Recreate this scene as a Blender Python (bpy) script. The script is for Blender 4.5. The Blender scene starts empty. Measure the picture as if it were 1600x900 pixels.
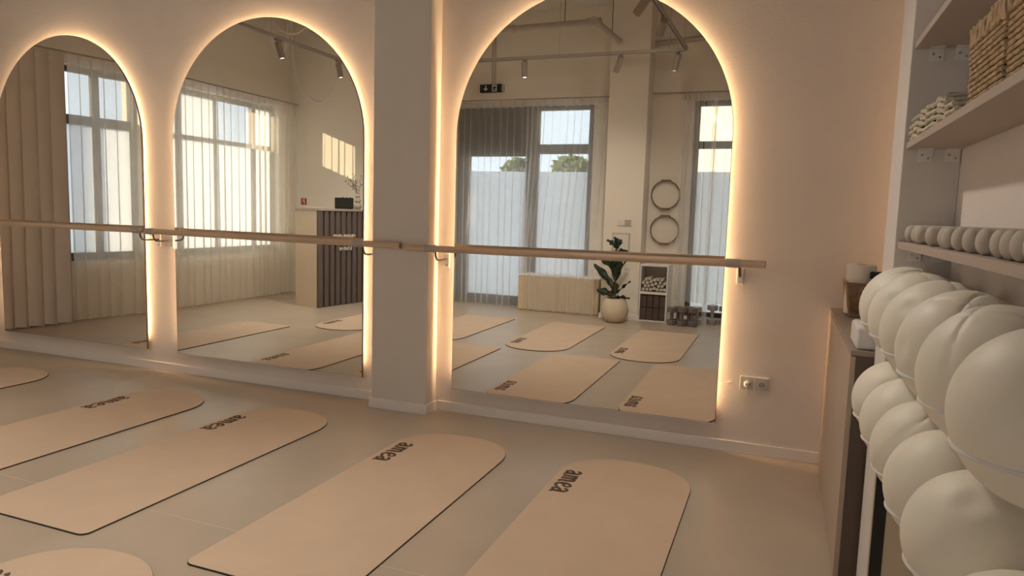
import bpy, math, random
from mathutils import Vector, Matrix
random.seed(7)
scn = bpy.context.scene
COL = scn.collection
PI = math.pi

# ------------------------------------------------------------------ camera
cam_d = bpy.data.cameras.new('camera')
cam_d.sensor_width = 36.0
cam_d.lens = 24.698
cam_d.clip_start = 0.02
cam = bpy.data.objects.new('camera', cam_d)
COL.objects.link(cam)
RIGHT = Vector((0.93155, 0.36244, 0.02931))
UP = Vector((-0.06614, 0.08963, 0.99378))
FWD = Vector((-0.35755, 0.92769, -0.10746))
cm = Matrix.Identity(4)
for i in range(3):
    cm[i][0] = RIGHT[i]; cm[i][1] = UP[i]; cm[i][2] = -FWD[i]
cm[0][3], cm[1][3], cm[2][3] = 0.0, -3.9925, 1.3002
cam.matrix_world = cm
scn.camera = cam

# ------------------------------------------------------------------ light and exposure
SKY_STRENGTH = 1.6
SUN_STRENGTH = 10.0
LED_STRENGTH = 64.0
SPOT_REAR = 13.0
SPOT_RIGHT = 82.0
SPOT_LEFT = 72.0
vs = scn.view_settings
vs.view_transform = 'Standard'
vs.look = 'None'
vs.gamma = 1.0
vs.use_curve_mapping = False
vs.exposure = 0.30

world = bpy.data.worlds.new('sky')
scn.world = world
world.use_nodes = True
bg = world.node_tree.nodes['Background']
bg.inputs[0].default_value = (0.80, 0.90, 1.0, 1)
bg.inputs[1].default_value = SKY_STRENGTH

sun_d = bpy.data.lights.new('evening_sun', 'SUN')
sun_d.energy = SUN_STRENGTH
sun_d.color = (1.0, 0.77, 0.50)
sun_d.angle = math.radians(0.6)
sun = bpy.data.objects.new('evening_sun', sun_d)
COL.objects.link(sun)
sun.rotation_euler = Vector((0.75, -0.80, -0.28)).to_track_quat('-Z', 'Y').to_euler()

def portal(name, loc, direction, w, h):
    d = bpy.data.lights.new(name, 'AREA')
    d.shape = 'RECTANGLE'; d.size = w; d.size_y = h
    d.cycles.is_portal = True
    o = bpy.data.objects.new(name, d); COL.objects.link(o)
    o.location = loc
    o.rotation_euler = Vector(direction).to_track_quat('-Z', 'Y').to_euler()

# ------------------------------------------------------------------ materials
def mat(name, col, rough=0.6, metal=0.0, spec=0.5, bump=0.0, bscale=60.0, var=0.0, vscale=4.0, emit=None, estr=0.0,
        stretch=None, coat=0.0, sub=0.0):
    m = bpy.data.materials.new(name); m.use_nodes = True
    nt = m.node_tree; b = nt.nodes['Principled BSDF']
    b.inputs['Base Color'].default_value = (*col, 1)
    b.inputs['Roughness'].default_value = rough
    b.inputs['Metallic'].default_value = metal
    b.inputs['Specular IOR Level'].default_value = spec
    b.inputs['Coat Weight'].default_value = coat
    if sub:
        b.inputs['Subsurface Weight'].default_value = sub
        b.inputs['Subsurface Radius'].default_value = (0.03, 0.02, 0.012)
    if emit:
        b.inputs['Emission Color'].default_value = (*emit, 1)
        b.inputs['Emission Strength'].default_value = estr
    tc = nt.nodes.new('ShaderNodeTexCoord')
    src = tc.outputs['Object']
    if stretch:
        mp = nt.nodes.new('ShaderNodeMapping'); mp.inputs['Scale'].default_value = stretch
        nt.links.new(src, mp.inputs[0]); src = mp.outputs[0]
    if var:
        n = nt.nodes.new('ShaderNodeTexNoise'); n.inputs['Scale'].default_value = vscale
        n.inputs['Detail'].default_value = 5
        nt.links.new(src, n.inputs['Vector'])
        r = nt.nodes.new('ShaderNodeValToRGB')
        r.color_ramp.elements[0].position = 0.3; r.color_ramp.elements[1].position = 0.7
        r.color_ramp.elements[0].color = (*[c * (1 - var) for c in col], 1)
        r.color_ramp.elements[1].color = (*[min(1, c * (1 + var)) for c in col], 1)
        nt.links.new(n.outputs['Fac'], r.inputs[0])
        nt.links.new(r.outputs[0], b.inputs['Base Color'])
    if bump:
        n = nt.nodes.new('ShaderNodeTexNoise'); n.inputs['Scale'].default_value = bscale
        n.inputs['Detail'].default_value = 4
        nt.links.new(src, n.inputs['Vector'])
        bp = nt.nodes.new('ShaderNodeBump'); bp.inputs['Strength'].default_value = bump
        bp.inputs['Distance'].default_value = 0.003
        nt.links.new(n.outputs['Fac'], bp.inputs['Height'])
        nt.links.new(bp.outputs[0], b.inputs['Normal'])
    return m

def sheer(name, col, opacity, weave=900.0):
    m = bpy.data.materials.new(name); m.use_nodes = True
    nt = m.node_tree; nt.nodes.clear()
    out = nt.nodes.new('ShaderNodeOutputMaterial')
    tr = nt.nodes.new('ShaderNodeBsdfTransparent')
    df = nt.nodes.new('ShaderNodeBsdfDiffuse'); df.inputs[0].default_value = (*col, 1)
    tl = nt.nodes.new('ShaderNodeBsdfTranslucent'); tl.inputs[0].default_value = (*col, 1)
    m1 = nt.nodes.new('ShaderNodeMixShader'); m1.inputs[0].default_value = 0.5
    m2 = nt.nodes.new('ShaderNodeMixShader')
    n = nt.nodes.new('ShaderNodeTexNoise'); n.inputs['Scale'].default_value = 6
    tc = nt.nodes.new('ShaderNodeTexCoord'); nt.links.new(tc.outputs['Object'], n.inputs['Vector'])
    mr = nt.nodes.new('ShaderNodeMapRange')
    mr.inputs[3].default_value = opacity * 0.92; mr.inputs[4].default_value = opacity * 1.08
    nt.links.new(n.outputs['Fac'], mr.inputs[0]); nt.links.new(mr.outputs[0], m2.inputs[0])
    nt.links.new(df.outputs[0], m1.inputs[1]); nt.links.new(tl.outputs[0], m1.inputs[2])
    nt.links.new(tr.outputs[0], m2.inputs[1]); nt.links.new(m1.outputs[0], m2.inputs[2])
    nt.links.new(m2.outputs[0], out.inputs[0])
    return m

def glass(name, tint, gloss=0.06):
    m = bpy.data.materials.new(name); m.use_nodes = True
    nt = m.node_tree; nt.nodes.clear()
    out = nt.nodes.new('ShaderNodeOutputMaterial')
    tr = nt.nodes.new('ShaderNodeBsdfTransparent'); tr.inputs[0].default_value = (*tint, 1)
    gl = nt.nodes.new('ShaderNodeBsdfGlossy'); gl.inputs['Roughness'].default_value = 0.02
    mx = nt.nodes.new('ShaderNodeMixShader'); mx.inputs[0].default_value = gloss
    nt.links.new(tr.outputs[0], mx.inputs[1]); nt.links.new(gl.outputs[0], mx.inputs[2])
    nt.links.new(mx.outputs[0], out.inputs[0])
    return m

def frosted(name, col, through=0.12):
    m = bpy.data.materials.new(name); m.use_nodes = True
    nt = m.node_tree; nt.nodes.clear()
    out = nt.nodes.new('ShaderNodeOutputMaterial')
    tl = nt.nodes.new('ShaderNodeBsdfTranslucent'); tl.inputs[0].default_value = (*col, 1)
    tr = nt.nodes.new('ShaderNodeBsdfTransparent'); tr.inputs[0].default_value = (0.95, 0.97, 1, 1)
    mx = nt.nodes.new('ShaderNodeMixShader'); mx.inputs[0].default_value = through
    nt.links.new(tl.outputs[0], mx.inputs[1]); nt.links.new(tr.outputs[0], mx.inputs[2])
    nt.links.new(mx.outputs[0], out.inputs[0])
    return m

def emission(name, col, s):
    m = bpy.data.materials.new(name); m.use_nodes = True
    nt = m.node_tree; nt.nodes.clear()
    out = nt.nodes.new('ShaderNodeOutputMaterial')
    e = nt.nodes.new('ShaderNodeEmission'); e.inputs[0].default_value = (*col, 1); e.inputs[1].default_value = s
    nt.links.new(e.outputs[0], out.inputs[0])
    return m

def wood(name, c1, c2, axis='X'):
    m = bpy.data.materials.new(name); m.use_nodes = True
    nt = m.node_tree; b = nt.nodes['Principled BSDF']; b.inputs['Roughness'].default_value = 0.5
    tc = nt.nodes.new('ShaderNodeTexCoord'); mp = nt.nodes.new('ShaderNodeMapping')
    s = {'X': (1.5, 45, 45), 'Y': (45, 1.5, 45), 'Z': (45, 45, 1.5)}[axis]
    mp.inputs['Scale'].default_value = s
    n = nt.nodes.new('ShaderNodeTexNoise'); n.inputs['Scale'].default_value = 1.6; n.inputs['Detail'].default_value = 6
    r = nt.nodes.new('ShaderNodeValToRGB')
    r.color_ramp.elements[0].color = (*c1, 1); r.color_ramp.elements[1].color = (*c2, 1)
    r.color_ramp.elements[0].position = 0.35; r.color_ramp.elements[1].position = 0.65
    nt.links.new(tc.outputs['Object'], mp.inputs[0]); nt.links.new(mp.outputs[0], n.inputs['Vector'])
    nt.links.new(n.outputs['Fac'], r.inputs[0]); nt.links.new(r.outputs[0], b.inputs['Base Color'])
    return m

M = dict(
    wall=mat('plaster_wall', (0.855, 0.775, 0.725), 0.9, spec=0.2, bump=0.55, bscale=170, var=0.02, vscale=3),
    wall_s=mat('smooth_wall', (0.76, 0.71, 0.67), 0.75, spec=0.25, bump=0.1, bscale=120),
    wall_b=mat('rear_wall_brightened', (0.86, 0.80, 0.71), 0.8, spec=0.2, bump=0.1, bscale=120),  # paler copy of the smooth wall, extra brightness put into the colour
    ceiling=mat('ceiling_paint', (0.70, 0.66, 0.60), 0.9, spec=0.1, bump=0.5, bscale=25, var=0.06, vscale=6),
    base=mat('baseboard_white', (0.90, 0.84, 0.81), 0.5),
    floor=mat('vinyl_floor', (0.50, 0.412, 0.32), 0.34, spec=0.5, bump=0.12, bscale=9, var=0.07, vscale=2.2),
    seam=mat('seam_weld', (0.66, 0.56, 0.45), 0.5),
    mirror=mat('mirror_silver', (0.88, 0.86, 0.81), 0.0, metal=1.0),
    dark_edge=mat('mirror_edge', (0.08, 0.06, 0.04), 0.4),
    backing=mat('mirror_backing', (0.35, 0.3, 0.25), 0.7),
    led=emission('led_warm', (1.0, 0.635, 0.325), LED_STRENGTH),
    barre=wood('ash_wood', (0.60, 0.44, 0.31), (0.74, 0.575, 0.43), 'X'),
    barre_end=wood('ash_end_grain', (0.36, 0.22, 0.14), (0.46, 0.30, 0.20), 'Z'),
    grey=mat('grey_metal', (0.50, 0.46, 0.43), 0.45, metal=0.2),
    darkwire=mat('dark_steel', (0.14, 0.11, 0.09), 0.4, metal=0.6),
    white=mat('white_plastic', (0.80, 0.76, 0.71), 0.4),
    white_p=mat('white_powder_coat', (0.82, 0.80, 0.79), 0.3),
    insert=mat('socket_insert', (0.62, 0.57, 0.51), 0.45),
    steel=mat('steel', (0.6, 0.58, 0.55), 0.25, metal=1.0),
    black=mat('black_plastic', (0.012, 0.012, 0.012), 0.45),
    mat_top=mat('mat_beige', (0.66, 0.50, 0.365), 0.62, spec=0.3, bump=0.08, bscale=260, var=0.03, vscale=5),
    mat_base=mat('mat_rubber_base', (0.02, 0.017, 0.015), 0.8),
    print=mat('brown_print', (0.115, 0.065, 0.04), 0.7),
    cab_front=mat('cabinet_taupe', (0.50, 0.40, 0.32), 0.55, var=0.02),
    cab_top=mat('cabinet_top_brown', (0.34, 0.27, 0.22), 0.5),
    cab_side=mat('cabinet_side_shaded', (0.125, 0.090, 0.068), 0.6),  # shade of the cabinet's near end is put into this darker brown
    shelf=mat('shelf_taupe', (0.50, 0.415, 0.36), 0.55, var=0.02),
    ball=mat('ball_cream', (0.93, 0.87, 0.76), 0.50, spec=0.4, bump=0.05, bscale=30, sub=0.25),
    rod=mat('bar_silicone', (0.58, 0.525, 0.45), 0.65, spec=0.3),
    straw=mat('seagrass', (0.52, 0.37, 0.22), 0.85, bump=0.8, bscale=120, var=0.35, vscale=45),
    reed=mat('brown_reed', (0.30, 0.19, 0.10), 0.8, bump=0.6, bscale=150, var=0.4, vscale=35),
    reed_dark=mat('basket_gap_shade', (0.10, 0.062, 0.035), 0.95),  # dark brown painted as the shade in the gaps of the weave
    paper=mat('paper_white', (0.83, 0.77, 0.69), 0.9, bump=0.1, bscale=200),
    cloth=mat('towel_white', (0.84, 0.80, 0.75), 0.95, bump=0.5, bscale=300),
    rope=mat('cotton_rope', (0.66, 0.58, 0.47), 0.95, bump=0.7, bscale=220, var=0.12, vscale=60),
    black_cloth=mat('black_cloth', (0.015, 0.014, 0.014), 0.95),
    cable=mat('cable_white', (0.75, 0.66, 0.56), 0.5),
    frame=mat('window_frame_grey', (0.085, 0.078, 0.075), 0.5),
    transom=mat('dark_transom_panel', (0.075, 0.062, 0.055), 0.6),
    glass=glass('window_glass', (0.93, 0.96, 0.98)),
    frost=frosted('frosted_film', (0.80, 0.83, 0.87), 0.06),
    sheer=sheer('sheer_white', (0.90, 0.88, 0.86), 0.36),
    sheer_h=sheer('sheer_heading', (0.80, 0.76, 0.72), 0.72),
    sheer_d=sheer('sheer_dense', (0.92, 0.87, 0.78), 0.56),
    drape=mat('drape_taupe', (0.68, 0.63, 0.585), 0.9, spec=0.1, bump=0.2, bscale=300),
    desk=mat('desk_beige', (0.68, 0.57, 0.42), 0.55, var=0.02),
    desk_top=mat('desk_top', (0.46, 0.40, 0.34), 0.5),
    slat=mat('slat_taupe', (0.145, 0.115, 0.104), 0.6, var=0.04),
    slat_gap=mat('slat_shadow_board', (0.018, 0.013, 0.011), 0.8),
    letter=mat('letter_pale', (0.62, 0.58, 0.54), 0.5),
    birch=wood('birch_veneer', (0.62, 0.50, 0.335), (0.70, 0.58, 0.40), 'Z'),
    pot=mat('pot_cream', (0.66, 0.56, 0.43), 0.6, bump=0.2, bscale=40, var=0.05),
    soil=mat('soil', (0.03, 0.022, 0.016), 1.0, bump=1, bscale=60),
    leaf=mat('fiddle_leaf', (0.022, 0.040, 0.018), 0.45, var=0.25, vscale=20),
    stem=mat('plant_stem', (0.10, 0.075, 0.04), 0.8),
    block=mat('foam_block_brown', (0.105, 0.070, 0.055), 0.85),
    dumb=mat('hex_rubber', (0.17, 0.142, 0.13), 0.6),
    silver=mat('dumbbell_grey', (0.42, 0.40, 0.39), 0.4, metal=0.3),
    roll=mat('rolled_towel', (0.62, 0.55, 0.47), 0.95, bump=0.4, bscale=200, var=0.06, vscale=30),
    hoop=mat('hoop_brown', (0.19, 0.135, 0.085), 0.6),
    sign_g=mat('exit_sign_dark', (0.008, 0.022, 0.016), 0.4),
    sign_w=mat('sign_white', (0.72, 0.74, 0.70), 0.5),
    red=mat('sign_red', (0.42, 0.02, 0.035), 0.5),
    vase=mat('vase_stone', (0.50, 0.46, 0.38), 0.7, bump=0.3, bscale=60),
    twig=mat('dried_twig', (0.15, 0.10, 0.07), 0.9),
    bud=mat('dried_bud', (0.34, 0.27, 0.21), 0.9),
    box_w=mat('white_box', (0.78, 0.77, 0.76), 0.35),
    lens=emission('spot_lens', (1.0, 0.90, 0.76), 10.0),
    trackm=mat('track_taupe', (0.44, 0.385, 0.325), 0.5),
    spotm=mat('spot_taupe', (0.36, 0.31, 0.26), 0.5),
    pipe=mat('pipe_paint', (0.50, 0.45, 0.38), 0.6),
    ground=mat('outside_paving', (0.42, 0.41, 0.39), 0.9, var=0.1),
    facade=mat('outside_facade', (0.80, 0.74, 0.62), 0.9, bump=0.2, bscale=20),
    tree=mat('tree_leaf', (0.10, 0.15, 0.045), 0.7, var=0.3, vscale=9),
    bark=mat('bark', (0.11, 0.085, 0.06), 0.9),
)

# ------------------------------------------------------------------ mesh helpers
class MB:
    def __init__(s, xf=None):
        s.v = []; s.f = []; s.xf = xf
    def add(s, vs_, fs):
        n = len(s.v)
        for p in vs_:
            p = Vector(p)
            s.v.append(s.xf @ p if s.xf else p)
        s.f += [tuple(i + n for i in q) for q in fs]
        return s
    def box(s, x0, x1, y0, y1, z0, z1):
        return s.add([(x0, y0, z0), (x1, y0, z0), (x1, y1, z0), (x0, y1, z0), (x0, y0, z1), (x1, y0, z1), (x1, y1, z1), (x0, y1, z1)],
                     [(0, 3, 2, 1), (4, 5, 6, 7), (0, 1, 5, 4), (1, 2, 6, 5), (2, 3, 7, 6), (3, 0, 4, 7)])
    def prism(s, pts, fn, d0, d1):
        # pts: 2-D outline (counter-clockwise); fn(a,b,d) -> 3-D
        n = len(pts)
        vs_ = [fn(a, b, d0) for a, b in pts] + [fn(a, b, d1) for a, b in pts]
        fs = [tuple(range(n - 1, -1, -1)), tuple(range(n, 2 * n))]
        fs += [(i, (i + 1) % n, n + (i + 1) % n, n + i) for i in range(n)]
        return s.add(vs_, fs)
    def cyl(s, p0, p1, r, n=12, r1=None):
        return s.tube([p0, p1], r, n, r_end=r1)
    def tube(s, path, r, n=8, closed=False, r_end=None, radii=None):
        path = [Vector(p) for p in path]
        m = len(path); rings = []
        up = None
        for i, p in enumerate(path):
            if closed: t = path[(i + 1) % m] - path[i - 1]
            else: t = path[min(i + 1, m - 1)] - path[max(i - 1, 0)]
            t.normalize()
            if up is None:
                up = Vector((0, 0, 1)) if abs(t.z) < 0.9 else Vector((1, 0, 0))
            a = t.cross(up).normalized(); b = a.cross(t).normalized(); up = b
            rr = radii[i] if radii else (r if r_end is None else r + (r_end - r) * i / (m - 1))
            rings.append([p + a * math.cos(2 * PI * k / n) * rr + b * math.sin(2 * PI * k / n) * rr for k in range(n)])
        vs_ = [q for ring in rings for q in ring]; fs = []
        for i in range(m if closed else m - 1):
            j = (i + 1) % m
            for k in range(n):
                l = (k + 1) % n
                fs.append((i * n + k, j * n + k, j * n + l, i * n + l))
        if not closed:
            fs.append(tuple(range(n))[::1]); fs.append(tuple((m - 1) * n + k for k in range(n))[::-1])
        return s.add(vs_, fs)
    def lathe(s, prof, c, n=28, axis='Z'):
        vs_ = []; fs = []
        for r, h in prof:
            for k in range(n):
                a = 2 * PI * k / n
                q = (r * math.cos(a), r * math.sin(a), h)
                if axis == 'X': q = (h, q[0], q[1])
                if axis == 'Y': q = (q[1], h, q[0])
                vs_.append((c[0] + q[0], c[1] + q[1], c[2] + q[2]))
        for i in range(len(prof) - 1):
            for k in range(n):
                l = (k + 1) % n
                fs.append((i * n + k, i * n + l, (i + 1) * n + l, (i + 1) * n + k))
        fs.append(tuple(range(n))[::-1]); fs.append(tuple((len(prof) - 1) * n + k for k in range(n)))
        return s.add(vs_, fs)
    def grid(s, nu, nv, fn, closed_u=False):
        vs_ = [fn(i / (nu if closed_u else nu - 1), j / (nv - 1)) for j in range(nv) for i in range(nu)]
        fs = []
        for j in range(nv - 1):
            for i in range(nu if closed_u else nu - 1):
                k = (i + 1) % nu
                fs.append((j * nu + i, j * nu + k, (j + 1) * nu + k, (j + 1) * nu + i))
        return s.add(vs_, fs)
    def build(s, name, m, parent=None, origin=None, smooth=False, bevel=0.0, seg=2, kind=None):
        root = parent
        while root is not None and root.parent is not None: root = root.parent
        off = Vector(root.location) if root is not None else Vector(origin or (0, 0, 0))
        me = bpy.data.meshes.new(name)
        me.from_pydata([tuple(p - off) for p in s.v], [], s.f)
        me.materials.append(M[m] if isinstance(m, str) else m)
        if smooth:
            for p in me.polygons: p.use_smooth = True
            try: me.set_sharp_from_angle(angle=math.radians(40))
            except Exception: pass
        o = bpy.data.objects.new(name, me); COL.objects.link(o)
        if parent is not None: o.parent = parent
        else: o.location = off
        if bevel:
            b = o.modifiers.new('bevel', 'BEVEL'); b.width = bevel; b.segments = seg; b.limit_method = 'ANGLE'
        if kind: o['kind'] = kind
        return o

def tag(o, label, cat, group=None):
    o['label'] = label; o['category'] = cat
    if group: o['group'] = group
    return o
def thing(name, label, cat, loc, group=None):
    o = bpy.data.objects.new(name, None); COL.objects.link(o)
    o.location = loc; o.empty_display_size = 0.1
    return tag(o, label, cat, group)
def struct(o, label=None):
    o['kind'] = 'structure'
    if label: o['label'] = label
    return o
def dup(root, loc, label, rot=None):
    def rec(o, par):
        c = o.copy(); COL.objects.link(c)
        if par is not None: c.parent = par
        for ch in [x for x in o.children]: rec(ch, c)
        return c
    r = rec(root, None); r.location = loc; r['label'] = label
    if rot is not None: r.rotation_euler = rot
    return r
ORD = ['first', 'second', 'third', 'fourth', 'fifth', 'sixth', 'seventh', 'eighth', 'ninth', 'tenth', 'eleventh', 'twelfth', 'thirteenth', 'fourteenth', 'fifteenth', 'sixteenth']

# ------------------------------------------------------------------ room shell
WY = 0.036            # face of the mirror wall
XR = 0.473            # face of the right wall
CZ = 3.97
fl = struct(MB().box(-7.7, 0.75, -5.45, 0.30, -0.12, -0.003).build('floor', 'floor'), 'grey beige vinyl studio floor')
for k, (a, b) in enumerate(((0.30, -1.8717), (-1.8729, -3.872), (-3.8732, -5.45))):
    MB().box(-7.7, 0.75, b, a, -0.003, 0.0).build('vinyl_sheet', 'floor', fl)
for yy in (-1.8723, -3.8726):
    MB().box(-7.7, 0.75, yy - 0.0022, yy + 0.0022, -0.003, 0.0006).build('weld_seam', 'seam', fl)
struct(MB().box(-7.7, 0.75, -5.45, 0.30, CZ, CZ + 0.12).build('ceiling', 'ceiling'), 'high rough painted ceiling')
struct(MB().box(-7.7, 0.75, WY, 0.30, 0, CZ).build('wall_front', 'wall'), 'plastered wall that carries the three arched mirrors')
PX0, PX1, PY = -2.463, -2.065, -0.110
struct(MB().box(PX0, PX1, PY, WY, 0, CZ).build('wall_pillar', 'wall_s', bevel=0.003), 'shallow pillar between second and third mirror')
struct(MB().box(XR, 0.75, -5.45, WY, 0, CZ).build('wall_right', 'wall'), 'right wall behind the shelves')
struct(MB().box(0.318, XR, -1.53, -1.285, 0, CZ).build('wall_pier', 'wall_s', bevel=0.003), 'narrow pier beside the shelf niche')
# back wall: desk part, door recess, column, hoop recess
b = MB()
b.box(-7.3, -4.47, -5.45, -4.70, 0, CZ)
b.box(-4.47, -4.42, -5.45, -5.15, 0, CZ).box(-4.42, -2.44, -5.45, -5.15, 2.74, CZ).box(-2.44, -2.13, -5.45, -5.15, 0, CZ)
b.box(-1.65, -1.13, -5.45, -5.0, 0, CZ).box(-1.13, -0.33, -5.45, -5.0, 2.72, CZ).box(-1.13, -0.33, -5.45, -5.0, 0, 0.06).box(-0.33, 0.75, -5.45, -5.0, 0, CZ)
struct(b.build('wall_back', 'wall_b'), 'rear wall with door recess and desk bay')
struct(MB().box(-2.13, -1.65, -5.45, -4.66, 0, CZ).build('wall_column', 'wall_b', bevel=0.004), 'square column on the rear wall')
# left wall in two runs (the first run is slightly skewed)
A0 = Vector((-7.31, 0.036, 0)); A1 = Vector((-6.95, -2.10, 0)); A2 = Vector((-6.95, -4.75, 0))
def planexf(p, q):
    u = (q - p).normalized(); n = Vector((0, 0, 1)).cross(u)      # n points into the room (towards +x)
    m = Matrix.Identity(4)
    for i in range(3): m[i][0] = u[i]; m[i][1] = n[i]; m[i][2] = (0, 0, 1)[i]; m[i][3] = p[i]
    return m, (q - p).length
XA, LA = planexf(A0, A1)
XB, LB = planexf(A1, A2)
b = MB(XA)
WA0, WA1 = 1.10, LA - 0.02
b.box(-0.3, WA0, -0.3, 0, 0, CZ).box(WA0, WA1, -0.3, 0, 0, 0.66).box(WA0, WA1, -0.3, 0, 2.70, CZ).box(WA1, LA, -0.3, 0, 0, CZ)
b.xf = XB
WB0, WB1 = 0.10, 2.34
b.box(0, WB0, -0.3, 0, 0, CZ).box(WB0, WB1, -0.3, 0, 0, 0.66).box(WB0, WB1, -0.3, 0, 2.70, CZ).box(WB1, LB, -0.3, 0, 0, CZ)
struct(b.build('wall_left', 'wall_b'), 'left wall with the curtained windows')

# baseboards
def baseboard(name, segs, label):
    b_ = MB()
    for q in segs: b_.box(*q, 0, 0.063)
    return struct(b_.build(name, 'base', bevel=0.0025), label)
T = 0.013
baseboard('baseboard_front', [(-7.3, PX0, WY - T, WY)], 'low pale baseboard under the left mirrors')
baseboard('baseboard_pillar', [(PX0 - T, PX1 + T, PY - T, PY), (PX0 - T, PX0, PY, WY - T), (PX1, PX1 + T, PY, WY - T)], 'pale baseboard around the pillar')
baseboard('baseboard_right', [(PX1 + T, 0.243, WY - T, WY)], 'low pale baseboard under the right mirror')
baseboard('baseboard_back', [(-2.13 - T, -1.65 + T, -4.66, -4.66 + T), (-6.95, -6.0, -4.70, -4.70 + T)], 'pale baseboard at the column foot')

# ------------------------------------------------------------------ arched mirrors with LED backlight
MZ0, MZ1 = 0.158, 2.571
def arch(x0, x1, z0, z1, inset=0.0, n=56, bottom=True):
    xc = (x0 + x1) / 2; r = (x1 - x0) / 2 - inset; zc = z1 - (x1 - x0) / 2
    pts = [(x1 - inset, z0 + inset)] if bottom else [(x1 - inset, z0 + inset)]
    pts += [(xc + r * math.cos(PI * k / n), zc + r * math.sin(PI * k / n)) for k in range(n + 1)]
    pts += [(x0 + inset, z0 + inset)]
    return pts
def make_mirror(x0, x1, label):
    loc = ((x0 + x1) / 2, 0.0, MZ0)
    t = thing('arched_mirror', label, 'mirror', loc, 'backlit arched mirrors')
    fn = lambda a, b_, d: (a, d, b_)
    MB().prism(arch(x0 + 0.002, x1 - 0.002, MZ0 + 0.002, MZ1 - 0.002), fn, 0.004, -0.0).build('mirror_pane', 'mirror', t)
    MB().prism(arch(x0, x1, MZ0, MZ1), fn, 0.014, 0.0015).build('edge_frame', 'dark_edge', t)
    MB().prism(arch(x0, x1, MZ0, MZ1, 0.05), fn, WY, 0.014).build('backing', 'backing', t)
    MB().box(x0, x1, -0.0015, 0.014, MZ0 - 0.005, MZ0 - 0.0005).build('bottom_rail', 'base', t)
    path = arch(x0, x1, MZ0, MZ1, 0.046)
    path[0] = (path[0][0], MZ0 + 0.10); path[-1] = (path[-1][0], MZ0 + 0.10)
    m = MB(); vs_ = []; fs = []
    for a, c in path: vs_ += [(a, 0.019, c), (a, 0.031, c)]
    for i in range(len(path) - 1): fs.append((2 * i, 2 * i + 1, 2 * i + 3, 2 * i + 2))
    m.add(vs_, fs).build('led_strip', 'led', t)
    return t
make_mirror(-6.203, -4.559, 'arched backlit mirror, leftmost of three, reflecting the taupe drape')
make_mirror(-4.252, -2.608, 'middle arched backlit mirror, left of the pillar, reflecting the slatted desk')
make_mirror(-1.937, -0.297, 'arched backlit mirror right of the pillar, reflecting the potted plant')

# ------------------------------------------------------------------ ballet barres
def bracket(t, x, yb, zb):
    # saddle clamp, bent arm and wall plate
    s_ = MB().cyl((x - 0.036, yb, zb), (x + 0.036, yb, zb), 0.0235, 20).build('saddle', 'grey', t, smooth=True)
    MB().tube([(x + 0.034, yb, zb - 0.02), (x + 0.036, yb + 0.004, zb - 0.05), (x + 0.036, yb + 0.02, zb - 0.068), (x + 0.034, yb + 0.06, zb - 0.072),
               (x + 0.03, WY - 0.008, zb - 0.072)], 0.006, 8).build('arm', 'darkwire', t, smooth=True)
    p = MB().box(x - 0.018 + 0.03, x + 0.018 + 0.03, WY - 0.009, WY, zb - 0.125, zb - 0.035).build('wall_plate', 'white_p', t, bevel=0.003)
    MB().cyl((x + 0.03, WY - 0.012, zb - 0.108), (x + 0.03, WY - 0.008, zb - 0.108), 0.006, 10).build('screw', 'steel', p, smooth=True)
def barre(x0, x1, z0, z1, xs, label):
    yb = -0.14
    t = thing('ballet_barre', label, 'barre', ((x0 + x1) / 2, yb, (z0 + z1) / 2), 'wooden barres')
    MB().cyl((x0, yb, z0), (x1, yb, z1), 0.0203, 24).build('wooden_rail', 'barre', t, smooth=True)
    for xe, ze, d in ((x0, z0, -1), (x1, z1, 1)):
        MB().cyl((xe, yb, ze), (xe + d * 0.004, yb, ze), 0.0185, 20).build('end_cap', 'barre_end', t, smooth=True)
    for x in xs: bracket(t, x, yb, z0 + (z1 - z0) * (x - x0) / (x1 - x0))
barre(-6.95, -4.397, 1.088, 1.086, (-6.6, -4.475), 'round wooden barre across the leftmost mirror')
barre(-4.372, -2.243, 1.082, 1.070, (-4.345, -2.548), 'round wooden barre across the middle mirror, ending on the pillar')
barre(-2.20, -0.088, 1.061, 1.068, (-2.03, -0.245), 'round wooden barre across the mirror right of the pillar')

# ------------------------------------------------------------------ wall socket with mirror plug
t = thing('wall_socket', 'white double wall socket to the right of the third mirror', 'socket', (-0.105, WY, 0.397))
MB().box(-0.181, -0.029, WY - 0.009, WY, 0.357, 0.438).build('cover_plate', 'white', t, bevel=0.003)
for cx in (-0.143, -0.067):
    MB().box(cx - 0.0335, cx + 0.0335, WY - 0.0105, WY - 0.009, 0.366, 0.429).build('insert_plate', 'insert', t)
    MB().cyl((cx, WY - 0.0112, 0.397), (cx, WY - 0.0104, 0.397), 0.0185, 24).build('outlet_well', 'grey', t)
    MB().lathe([(0.0225, 0.0), (0.0225, -0.004), (0.019, -0.004), (0.0185, -0.001)], (cx, WY - 0.009, 0.397), 24, 'Y').build('outlet', 'white', t, smooth=True)
for cx in (-0.067,):
    for dx in (-0.0095, 0.0095):
        MB().cyl((cx + dx, WY - 0.0145, 0.397), (cx + dx, WY - 0.0125, 0.397), 0.003, 8).build('pin_hole', 'black', t)
    MB().cyl((cx, WY - 0.0165, 0.4065), (cx, WY - 0.009, 0.4065), 0.0022, 8).build('earth_pin', 'steel', t)
t = thing('mirror_power_lead', 'thin white power lead from the third mirror plugged into the left outlet', 'cable', (-0.143, WY - 0.02, 0.397))
MB().lathe([(0.017, 0.0), (0.017, -0.012), (0.009, -0.022), (0.008, -0.026)], (-0.143, WY - 0.013, 0.397), 18, 'Y').build('plug', 'white', t, smooth=True)
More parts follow.
